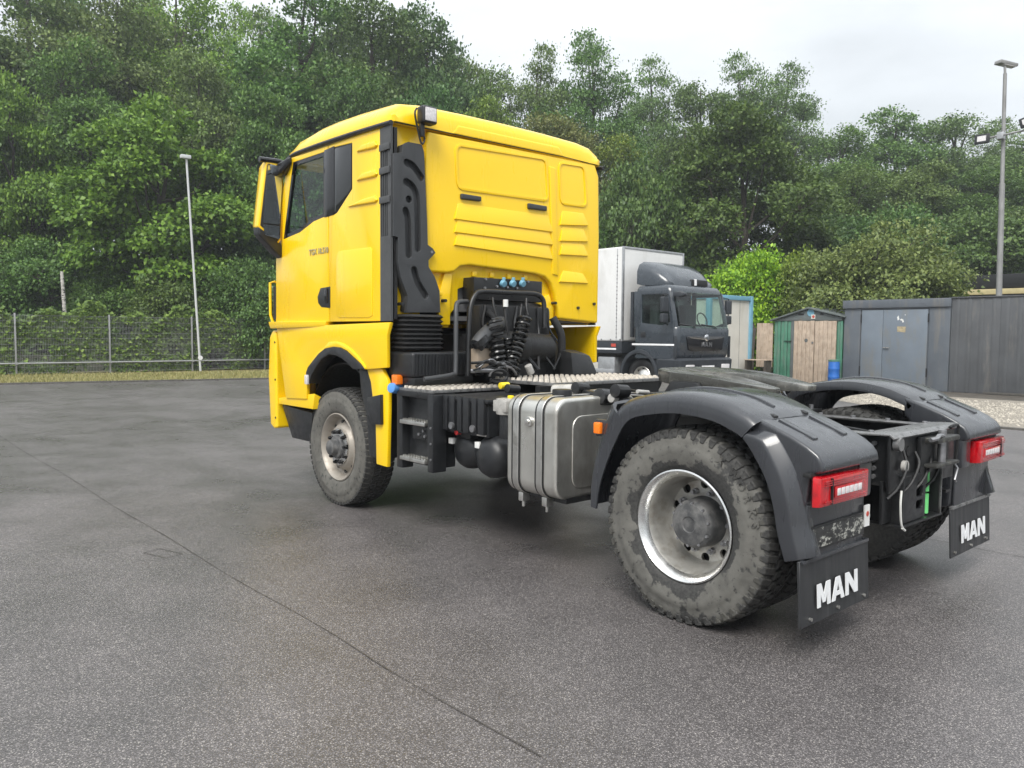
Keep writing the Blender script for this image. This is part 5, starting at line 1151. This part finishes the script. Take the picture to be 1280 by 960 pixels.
for i, (x, h_, tl_) in enumerate(((12.42, 2.0, .04), (12.52, 1.85, -.05))):
    o = MB().box(-.05, .05, -.02, .02, 0, h_).build('timber_plank', 'dark_wood', None, .004); o.location = (x, -19.62-.02*i, 0); o.rotation_euler = (.04, tl_, 0)
    tag(o, ('dark timber plank leaning beside the plywood board', 'shorter dark timber plank leaning close to the cream cabin')[i], 'plank', 'leaning planks')
pal = empty('pallet_bench', None, (11.95, -19.2, 0)); tag(pal, 'low wooden bench standing before the plywood board', 'bench')
for k in range(3): MB().box(-.42, .42, -.2+k*.14, -.08+k*.14, .74, .77).build('plank', 'ply_wood', pal, .004)
for x in (-.36, .36): MB().box(x-.03, x+.03, -.18, .2, 0, .74).build('leg', 'dark_wood', pal)

# ================================================================== POLES
pm('pole_steel', (.27, .27, .265), .55, .3, var=.15, vs=3, c2=(.16, .155, .15), c2amt=(.5, .75), c2s=5, streak=(1, 1, .2))
pm('pole_white', (.52, .53, .53), .5, var=.08, vs=3)
PX, PY = 5.70, -22.3
lp = empty('lamp_post', None, (PX, PY, 0)); tag(lp, 'tall grey lamp post with two floodlights behind the sheet fence', 'lamp post')
MB().cyl((0, 0, 0), (.10, 0, 6.2), .088, .078, n=16).build('lower_pole', 'pole_steel', lp)
MB().cyl((.10, 0, 6.2), (.155, 0, 9.45), .060, .050, n=14).build('upper_pole', 'pole_steel', lp)
MB().cyl((.155, 0, 9.40), (.17, 0, 9.70), .035, n=10).build('spigot', 'pole_steel', lp)
hd = MB().hexa([(-.10, -.28, 9.66), (.12, -.40, 9.66), (.44, .10, 9.74), (.22, .22, 9.74), (-.12, -.26, 9.74), (.10, -.38, 9.74), (.42, .10, 9.84), (.20, .20, 9.84)])
hd.build('lamp_head', 'pole_steel', lp, .02)
MB().hexa([(-.06, -.24, 9.652), (.10, -.33, 9.652), (.30, .0, 9.70), (.14, .09, 9.70), (-.06, -.24, 9.662), (.10, -.33, 9.662), (.30, .0, 9.712), (.14, .09, 9.712)]).build('led_panel', 'clear_lens', lp)
MB().tube([(.62, .25, 7.55), (-.62, .25, 7.62)], .03, 8).build('cross_arm', 'pole_steel', lp)
MB().box(.04, .22, .08, .28, 7.48, 7.68).build('clamp', 'galvanised', lp, .01)
for x_, tz, ry in ((.60, 7.55, 0), (-.58, 7.85, .28)):
    fl = empty('floodlight', lp, (x_, .30, tz)); fl.rotation_euler = (.1, ry, 0)
    MB().box(-.20, .20, -.05, .05, -.14, .14).build('housing', 'black_plastic', fl, .015)
    MB().box(-.12, .12, .049, .056, -.08, .08).build('lens', 'clear_lens', fl)
lp2 = empty('light_pole', None, (28.75, -6.62, 0)); tag(lp2, 'slim white light pole leaning slightly beside the mesh fence', 'lamp post')
MB().cyl((0, 0, .0), (0, .40, 8.18), .045, .04, n=12).build('pole', 'pole_white', lp2)
MB().box(-.12, .10, .25, .62, 8.16, 8.30).build('lamp_head', 'pole_white', lp2, .03)
MB().cyl((-.07, .03, .54), (-.10, .03, .54), .09, n=14).build('base_knob', 'white_line', lp2)

# ================================================================== MESH FENCE
pm('fence_zinc', (.33, .335, .335), .5, .4, var=.12, vs=6)
mf_ = empty('mesh_fence', None, (29, -5, 0)); tag(mf_, 'galvanised steel mesh fence overgrown with ivy along the grass verge', 'fence')
pan = MB(); FW = 2.965
for k in range(60): 
    y_ = -k*FW/59; pan.box(-.003, .003, y_-.003, y_+.003, .06, 2.10)
for k in range(11):
    z_ = .08+k*.2; pan.box(-.009, -.003, -FW, 0, z_-.004, z_+.004).box(.003, .009, -FW, 0, z_-.004, z_+.004)
pme = pan.mesh('mesh_panel', 'fence_zinc', smooth=False)
pst = MB().box(-.035, .035, -.025, .025, 0, 2.15).mesh('post', 'fence_zinc', .004)
for k in range(-4, 7):
    y_ = -.45-k*FW
    o = link('mesh_panel', pme, mf_); o.location = (0, y_+5, 0); o['kind'] = 'stuff'
    o = link('post', pst, mf_); o.location = (-.045, y_+5, 0)
rl = MB().tube([(28.89, 11, .42), (28.89, -20, .42)], .03, 8).build('guard_rail', 'fence_zinc', None); tag(rl, 'low tubular guard rail running before the mesh fence', 'rail')
for k in range(-4, 7): MB().box(28.865, 28.93, -.45-k*2.965-.05, -.45-k*2.965+.05, .38, .46).build('rail_clamp', 'fence_zinc', rl)
p_ = MB().tube([(0, 0, 0), (-.01, .02, 1.3), (0, .06, 2.6), (.02, .10, 3.72)], [.07, .068, .065, .055], 8)
pm('birch_bark', (.48, .46, .42), .8, var=.2, vs=5, c2=(.03, .03, .028), c2amt=(.52, .56), c2s=7, streak=(1, 1, 3.5))
o = p_.build('tree_stump', 'birch_bark', None, ang=60); o.location = (30.2, -2.28, 0)
tag(o, 'pale mottled bare trunk standing up behind the ivy-covered mesh fence', 'tree trunk')

# ================================================================== FAR CANOPY BUILDING
pm('canopy_black', (.012, .012, .013), .5); pm('canopy_cream', (.52, .44, .24), .5)
cv = empty('canopy_building', None, (2, -33, 0)); tag(cv, 'dark flat canopy roof with cream bands beyond the sheet fence', 'building')
MB().box(-14, 7.9, -6, 1.0, 3.62, 4.18).build('roof_fascia', 'canopy_black', cv, .02)
MB().box(-14, 8.02, -6.1, 1.12, 3.36, 3.58).build('cream_band', 'canopy_cream', cv, .01)
MB().box(-14, 7.98, -6.05, 1.08, 3.28, 3.36).build('lower_band', 'canopy_black', cv)
MB().box(-14, 8.06, -6.15, 1.16, 3.16, 3.28).build('cream_band', 'canopy_cream', cv, .01)
for x in (-12, -4, 4): MB().box(x-.15, x+.15, -2.6, -2.3, 0, 3.2).build('column', 'pole_steel', cv)
# ================================================================== TREES
def leaf_material(name):
    m, t, b = node_mat(name)
    oi = t.nodes.new('ShaderNodeObjectInfo'); ge = t.nodes.new('ShaderNodeNewGeometry')
    va = ramp(t, ge.outputs['Random Per Island'], 0, 1, .55, 1.45)
    sc_ = t.nodes.new('ShaderNodeVectorMath'); sc_.operation = 'SCALE'; t.links.new(oi.outputs['Color'], sc_.inputs[0]); t.links.new(va, sc_.inputs['Scale'])
    hu = t.nodes.new('ShaderNodeHueSaturation'); t.links.new(sc_.outputs[0], hu.inputs['Color'])
    t.links.new(ramp(t, ge.outputs['Random Per Island'], 0, 1, .515, .485), hu.inputs['Hue'])
    t.links.new(hu.outputs[0], b.inputs['Base Color']); b.inputs['Roughness'].default_value = .45
    b.inputs['Specular IOR Level'].default_value = .3
    tr = t.nodes.new('ShaderNodeBsdfTranslucent'); t.links.new(hu.outputs[0], tr.inputs[0])
    ms = t.nodes.new('ShaderNodeMixShader'); ms.inputs[0].default_value = .28
    t.links.new(b.outputs[0], ms.inputs[1]); t.links.new(tr.outputs[0], ms.inputs[2]); t.links.new(ms.outputs[0], t.nodes['Material Output'].inputs[0])
leaf_material('leaf')
pm('bark', (.055, .045, .035), .9, var=.35, vs=5, bs=20, bstr=.5, bd=.02)
def leaves_mesh(name, P, D, Nn, L_, W_, mat='leaf'):
    """one four-cornered folded leaf per row: P base point, D direction, Nn normal"""
    n = len(P); S = np.cross(D, Nn); S /= np.linalg.norm(S, axis=1)[:, None]+1e-9
    L_ = L_[:, None]; W_ = W_[:, None]
    a = P; c = P+D*L_-Nn*L_*.10; b = P+D*L_*.45+S*W_+Nn*W_*.25; d = P+D*L_*.45-S*W_+Nn*W_*.25
    v = np.stack([a, b, c, d], 1).reshape(-1, 3).astype(np.float32)
    me = bpy.data.meshes.new(name); me.vertices.add(4*n); me.vertices.foreach_set('co', v.ravel())
    me.loops.add(4*n); me.loops.foreach_set('vertex_index', np.arange(4*n, dtype=np.int32))
    me.polygons.add(n); me.polygons.foreach_set('loop_start', np.arange(0, 4*n, 4, dtype=np.int32))
    me.update(calc_edges=True); me.materials.append(MATS[mat]); return me
def unit(a): return a/(np.linalg.norm(a, axis=-1)[..., None]+1e-9)
def make_tree(seed, H=11., Rd=4., low=.12, lobes=16, sprays=30, per=46, leaf=.20, flat=.5, spread=.75, airy=1.0, squat=False, shell=.62):
    """crown of lobes, each a cluster of leaf sprays carried on limbs"""
    g = np.random.default_rng(seed); zc = H*(low+1)/2; hz = H*(1-low)/2
    C = []
    while len(C) < lobes:
        d = unit(g.normal(size=3)); rr_ = g.uniform(.45, .86)
        zz = zc+d[2]*hz*rr_; taper = 1.0 if squat else 1.05-.55*max(0, (zz/H-.55)/.45)
        c = np.array([d[0]*Rd*rr_*taper, d[1]*Rd*rr_*taper, zz])
        if all(np.linalg.norm((c-q)/[1, 1, 1.1]) > Rd*.30*airy for q in C) or g.random() < .05: C.append(c)
    C = np.array(C)
    trunk = MB(); ang = g.uniform(0, 6.28)
    tp_ = [(0, 0, -.4), (.06*Rd*math.cos(ang)*.4, .06*Rd*math.sin(ang)*.4, H*.2), (.10*Rd*math.cos(ang), .10*Rd*math.sin(ang), H*.48), (.06*Rd*math.sin(ang), .06*Rd*math.cos(ang), H*.74), (0, 0, H*.93)]
    tps = spline(tp_, 4); k = len(tps)
    trunk.tube(tps, [H*.017*(1-.88*i/(k-1))+.012 for i in range(k)], 8)
    P, D, Nn = [], [], []
    for c in C:
        zj = np.clip(c[2]-Rd*g.uniform(.35, .8), H*.10, H*.85); j = min(range(k), key=lambda i: abs(tps[i][2]-zj)); a = np.array(tps[j])
        mid = (a+c)/2+np.array([0, 0, -.06*Rd])+g.normal(size=3)*.10*Rd*.4
        trunk.tube(spline([tuple(a), tuple(mid), tuple(c)], 4), [H*.0085*(1-.10*i)+.006 for i in range(9)], 5)
        lr = Rd*g.uniform(.22, .36)
        for s_ in range(sprays):
            d = unit(g.normal(size=3)); d[2] = d[2]*.75+.32; sp = c+d*lr*np.array([1.15, 1.15, .85])*g.uniform(shell, 1.0)
            if s_ % 5 == 0: trunk.tube([tuple(c), tuple((c+sp)/2+g.normal(size=3)*.06), tuple(sp)], [.022, .014, .006], 4)
            out = unit(sp-np.array([0, 0, zc*.8])); m = int(per*g.uniform(.6, 1.4)); sr = spread*g.uniform(.6, 1.3)
            q = g.normal(size=(m, 3))*np.array([sr, sr, sr*flat])*.5
            # tip the spray outward and down
            q[:, 2] -= (q@np.array([out[0], out[1], 0]))*.35
            P.append(sp+q)
            dd = out*.7+g.normal(size=(m, 3))*.55+np.array([0, 0, -.35]); D.append(unit(dd))
            nn = np.array([out[0]*.5, out[1]*.5, .9])+g.normal(size=(m, 3))*.42; Nn.append(nn)
    P = np.concatenate(P); D = np.concatenate(D); Nn = np.concatenate(Nn)
    Nn = unit(Nn-D*np.sum(D*Nn, 1)[:, None])
    n = len(P); L_ = leaf*1.25*g.uniform(.65, 1.35, n); W_ = L_*g.uniform(.30, .44, n)
    return trunk.mesh('trunk', 'bark', ang=60), leaves_mesh('crown', P, D, Nn, L_, W_)
V = {
 'broad':  (make_tree(1, 10, 4.2, .02, 30, 44, 46, .150, .40, .55), 10., 4.2),
 'round':  (make_tree(2, 12, 4.0, .10, 26, 40, 40, .130, .45, .58), 12., 4.0),
 'tall':   (make_tree(3, 15, 4.0, .12, 28, 40, 38, .135, .42, .62, 1.0), 15., 4.0),
 'airy':   (make_tree(4, 14, 4.4, .20, 28, 28, 46, .120, .30, .78, 1.1), 14., 4.4),
 'plume':  (make_tree(5, 14, 3.6, .10, 30, 32, 42, .125, .55, .70, 1.05), 14., 3.6),
 'dense':  (make_tree(6, 11, 4.4, .0, 36, 48, 40, .135, .42, .55, .9), 11., 4.4),
 'bush':   (make_tree(7, 5, 3.6, .0, 34, 34, 40, .105, .38, .52, .9, True), 5., 3.6),
 'mound':  (make_tree(8, 3.6, 2.3, .0, 28, 30, 40, .100, .7, .42, .9, True, .8), 3.6, 2.3),
 'thicket': (make_tree(9, 5, 3.2, .0, 26, 30, 40, .125, .5, .60, .9, True), 5., 3.2),
}
def grow(px, depth, ytop, wpx, kind, colr, name, label, group=None, zoff=0, rz=None):
    (tm, cm_), H0, R0 = V[kind]
    x, y = on_depth(px, depth); z0 = hill(x, y)-.03+zoff
    hz_ = 418+.0078*(px-640); top = CAM[2]+(hz_-ytop)/FPX*depth*1.0; Hh = max(1.5, top-z0)
    rad = wpx/FPX*depth/2
    root = empty(name, None, (x, y, z0)); root.scale = (rad/R0*.88, rad/R0*.88, Hh/H0)
    root.rotation_euler = (0, 0, random.uniform(0, 6.28) if rz is None else rz)
    tag(root, label, 'bush' if kind in ('bush', 'mound', 'thicket') else 'tree', group)
    tr = link('trunk', tm, root); cr = link('crown', cm_, root)
    j = [random.uniform(.9, 1.1) for _ in range(3)]
    cr.color = (colr[0]*j[0], colr[1]*j[1], colr[2]*j[2], 1)
    return root
G1 = (0.132, 0.251, 0.030); G2 = (0.155, 0.230, 0.034); G3 = (0.081, 0.150, 0.038); G4 = (0.188, 0.281, 0.045); G5 = (0.101, 0.179, 0.041); G6 = (0.127, 0.210, 0.055); GB = (0.208, 0.399, 0.024); GO = (.170, .195, .060)
SL = 'trees on the slope behind the fence'; SR = 'trees on the slope behind the sheds'
grow(205, 36, 138, 270, 'broad', G1, 'broadleaf_tree', 'bright green broadleaf tree spreading behind the slim white light pole')
grow(20, 37.5, 112, 170, 'broad', G2, 'broadleaf_tree', 'olive green tree with drooping sprays behind the bare mottled trunk')
grow(-95, 38, 90, 200, 'round', G3, 'broadleaf_tree', 'dark leafy tree on the slope beyond the olive green tree')
back = [
  (-60, 46, -70, 280, 'tall', G3, 'tall dark tree beyond the olive tree, at the outer end of the wooded slope'),
  (45, 46, -55, 260, 'tall', G5, 'tall dark green tree towering directly above the olive tree with drooping sprays'),
  (140, 48, -40, 250, 'airy', G6, 'airy mid green tree rising between the olive tree and the bright broadleaf tree'),
  (228, 52, -18, 210, 'plume', G4, 'yellow-green plumed tree rising above the top of the bright broadleaf tree'),
  (300, 54, 14, 150, 'airy', G4, 'thin yellow-green tree beside the small sky gap above the slim light pole'),
  (385, 47, -22, 240, 'tall', G5, 'tall green tree rising above the front edge of the yellow cab roof'),
  (462, 47, 0, 220, 'plume', G3, 'dark plumed tree rising above the middle of the yellow cab side roof'),
  (535, 48, 18, 200, 'round', G3, 'dark round tree on the ridge straight above the cab roof work lamp')]
for (px, d, yt, w_, k, c, lb) in back: grow(px, d, yt, w_, k, c, 'forest_tree', lb, SL)
far = [(90, 58, -20, 190, 'round', G6, 'hazy round tree far up the slope above the olive and broadleaf trees'),
  (190, 58, -15, 170, 'round', G4, 'hazy yellow-green tree far up the slope over the bright broadleaf tree'),
  (345, 58, 22, 180, 'round', G6, 'hazy round tree far up the slope above the cab mirror'),
  (430, 58, 10, 190, 'dense', G5, 'hazy dense tree far up the slope above the cab front roof'),
  (505, 58, 30, 180, 'round', G5, 'hazy round tree far up the slope above the work lamp'),
  (575, 58, 62, 150, 'dense', G6, 'hazy dense tree on the far ridge where the skyline dips')]
for (px, d, yt, w_, k, c, lb) in far: grow(px, d, yt, w_, k, c, 'forest_tree', lb, SL)
mid = [
  (110, 42, 60, 190, 'round', G5, 'dense green tree between the olive tree and the tall back row'),
  (255, 43, 70, 170, 'round', G6, 'dense pale green tree over the crown of the bright broadleaf tree'),
  (340, 40, 105, 190, 'dense', G5, 'dense green tree directly behind the yellow wing mirror'),
  (440, 41, 95, 190, 'round', G3, 'dark dense tree directly behind the front of the yellow cab roof'),
  (530, 42, 100, 170, 'dense', G3, 'dark dense tree directly behind the cab roof work lamp')]
for (px, d, yt, w_, k, c, lb) in mid: grow(px, d, yt, w_, k, c, 'forest_tree', lb, SL)
ridge = [
  (612, 54, 78, 130, 'plume', G5, 'slender dark plumed tree on the ridge right beside the dark round tree'),
  (668, 54, 66, 150, 'airy', G6, 'feathery pale tree on the ridge above the middle of the cab rear wall'),
  (735, 54, 52, 170, 'airy', G5, 'tallest feathery tree on the ridge above the far edge of the cab'),
  (806, 60, 84, 130, 'airy', G6, 'thin pale tree with sky gaps beside the tallest feathery ridge tree'),
  (868, 58, 100, 140, 'plume', G5, 'plumed tree on the ridge above the white tarpaulin box'),
  (915, 60, 78, 130, 'airy', G5, 'feathery tree peeping over the large dense dark green tree'),
  (975, 60, 86, 140, 'airy', G6, 'sparse feathery tree on the ridge at the shoulder of the dense dark tree')]
for (px, d, yt, w_, k, c, lb) in ridge: grow(px, d, yt, w_, k, c, 'airy_tree', lb, SR)
fill = [
  (600, 44, 130, 170, 'round', G2, 'olive green tree close behind the cab roof, below the slender ridge tree'),
  (690, 43, 140, 180, 'plume', GO, 'yellowish olive tree behind the far roof corner of the yellow cab'),
  (760, 44, 175, 160, 'round', G2, 'olive green tree above the white tarpaulin box'),
  (850, 47, 150, 150, 'plume', G5, 'green plumed tree between the box truck and the large dense dark tree'),
  (800, 38, 215, 150, 'thicket', G3, 'dark thicket straight above the white tarpaulin box'),
  (700, 38, 240, 150, 'thicket', G3, 'dark thicket hidden low behind the yellow cab rear wall'),
  (600, 37, 240, 150, 'thicket', G3, 'dark thicket hidden behind the yellow cab air intake'),
  (480, 37, 230, 170, 'thicket', G3, 'dark thicket hidden behind the yellow cab door')]
for (px, d, yt, w_, k, c, lb) in fill: grow(px, d, yt, w_, k, c, 'forest_tree' if k != 'thicket' else 'thicket', lb, SR if k != 'thicket' else 'thickets below the ridge')
grow(920, 38, 132, 265, 'dense', (.078, .135, .030), 'dense_tree', 'large dense dark green tree rising behind the slate truck and cream cabin')
rgt = [
  (1040, 56, 158, 150, 'plume', G6, 'pale hazy plumed tree on the skyline next to the large dense dark tree'),
  (1110, 58, 140, 180, 'round', G6, 'pale hazy round tree on the skyline above the slate store'),
  (1185, 58, 138, 160, 'plume', G6, 'pale hazy plumed tree on the skyline beside the floodlights'),
  (1245, 60, 152, 130, 'airy', G6, 'thin hazy tree on the skyline right behind the lamp post head'),
  (1310, 56, 150, 170, 'round', G6, 'hazy round tree on the skyline beyond the tall lamp post')]
for (px, d, yt, w_, k, c, lb) in rgt: grow(px, d, yt, w_, k, c, 'forest_tree', lb, 'skyline trees behind the lamp post')
rlo = [
  (1060, 46, 210, 170, 'round', G5, 'mid green tree at the foot of the dense dark tree, above the olive bush'),
  (1140, 47, 200, 170, 'dense', G6, 'dense mid green tree halfway up the slope above the store doors'),
  (1220, 46, 210, 170, 'round', G5, 'mid green tree halfway up the slope behind the lamp post'),
  (1290, 44, 220, 160, 'dense', G3, 'dark dense tree halfway up the slope beyond the lamp post'),
  (1100, 40, 265, 170, 'thicket', G3, 'dark thicket on the slope just above the wide olive bush'),
  (1200, 40, 270, 170, 'thicket', G5, 'green thicket on the slope just above the low arching bush'),
  (1280, 40, 262, 150, 'thicket', G3, 'dark thicket on the slope above the dark canopy roof'),
  (1020, 40, 270, 150, 'thicket', G3, 'dark thicket between the dense dark tree and the wide olive bush')]
for (px, d, yt, w_, k, c, lb) in rlo: grow(px, d, yt, w_, k, c, 'forest_tree' if k != 'thicket' else 'thicket', lb, 'trees halfway up the slope' if k != 'thicket' else 'thickets behind the store')
grow(936, 31, 320, 150, 'mound', GB, 'ivy_mound', 'vivid light green leafy mound behind the cream site cabin')
grow(1085, 28.5, 296, 250, 'bush', GO, 'spreading_bush', 'wide olive bush overhanging the roofs of green shed and slate store')
grow(1170, 29, 346, 90, 'bush', GO, 'spreading_bush', 'low arching olive bush by the foot of the tall lamp post')
grow(1000, 30, 318, 110, 'thicket', G2, 'thicket', 'green thicket between the vivid leafy mound and the olive bush')
und = [
  (-20, 34.5, 300, 150, 'bramble thicket behind the mesh fence beyond the bare mottled trunk'),
  (70, 35, 305, 150, 'bramble thicket behind the mesh fence close to the bare mottled trunk'),
  (150, 34.5, 345, 130, 'low bramble thicket behind the fence between bare trunk and light pole'),
  (235, 34, 335, 150, 'bramble thicket behind the fence beside the slim white light pole'),
  (320, 34, 330, 140, 'bramble thicket behind the fence close to the yellow cab front'),
  (400, 35, 320, 150, 'bramble thicket behind the fence hidden by the yellow cab')]
for (px, d, yt, w_, lb) in und: grow(px, d, yt, w_, 'thicket', G5, 'thicket', lb, 'brambles behind the fence')
# ivy covering the mesh fence
n = 46000; yy = rng.uniform(-20, 8, n); top = 2.30+.22*np.sin(yy*1.7)+.18*np.sin(yy*4.1+1)
zz = .05+rng.random(n)**.8*(top-.05); xx = 29.03+np.abs(rng.normal(size=n))*.16*(.6+.4*np.sin(yy*2.3+zz*3)**2)
keep = (np.sin(yy*2.9+zz*2.1)+np.sin(yy*1.1-zz*3.3+2)+rng.normal(size=n)*.6+1.6*(zz > 1.9)) > -.55
P = np.stack([xx, yy, zz], 1)[keep]; n = len(P)
D = unit(np.stack([-.5+rng.normal(size=n)*.4, rng.normal(size=n)*.7, -.5+rng.normal(size=n)*.4], 1)); Nn = np.stack([-.7+rng.normal(size=n)*.4, rng.normal(size=n)*.4, .6+rng.normal(size=n)*.3], 1); Nn = unit(Nn-D*np.sum(D*Nn, 1)[:, None])
L_ = rng.uniform(.08, .19, n)
iv = link('ivy', leaves_mesh('ivy', P, D, Nn, L_, L_*.42)); iv.color = (.14, .22, .045, 1); iv['kind'] = 'stuff'
tag(iv, 'dark ivy growing through and over the galvanised mesh fence', 'ivy')
# undergrowth over the slopes
n = 42000; xx = rng.uniform(-12, 66, n); yy = rng.uniform(-62, 9, n)
ok = ((xx > 30.6) | (yy < -23.2)); xx, yy = xx[ok], yy[ok]; n = len(xx)
hz_ = np.array([hill(a_, b_) for a_, b_ in zip(xx, yy)]); zz = hz_+rng.random(n)**2*1.3*(1+.5*np.sin(xx*.9)*np.cos(yy*.8))
P = np.stack([xx, yy, zz], 1); D = unit(rng.normal(size=(n, 3))*np.array([1, 1, .4])); Nn = np.stack([rng.normal(size=n)*.4, rng.normal(size=n)*.4, np.ones(n)], 1); Nn = unit(Nn-D*np.sum(D*Nn, 1)[:, None])
L_ = rng.uniform(.18, .42, n)
ug = link('undergrowth', leaves_mesh('undergrowth', P, D, Nn, L_, L_*.4)); ug.color = (.07, .11, .03, 1); ug['kind'] = 'stuff'
tag(ug, 'low leafy undergrowth covering the wooded slopes', 'undergrowth')

# ================================================================== DAMP AIR
m = bpy.data.materials.new('damp_air'); m.use_nodes = True; t = m.node_tree; t.nodes.clear()
pv = t.nodes.new('ShaderNodeVolumePrincipled'); pv.inputs['Color'].default_value = (.90, .95, 1.0, 1); pv.inputs['Density'].default_value = .0011; pv.inputs['Anisotropy'].default_value = .2
ot = t.nodes.new('ShaderNodeOutputMaterial'); t.links.new(pv.outputs[0], ot.inputs['Volume'])
MATS['damp_air'] = m
hz = MB().box(-302, 402, -402, 302, -1.5, 34).build('haze', 'damp_air', None, smooth=False); hz['kind'] = 'stuff'
tag(hz, 'thin damp haze hanging over the yard and wooded slopes', 'haze')
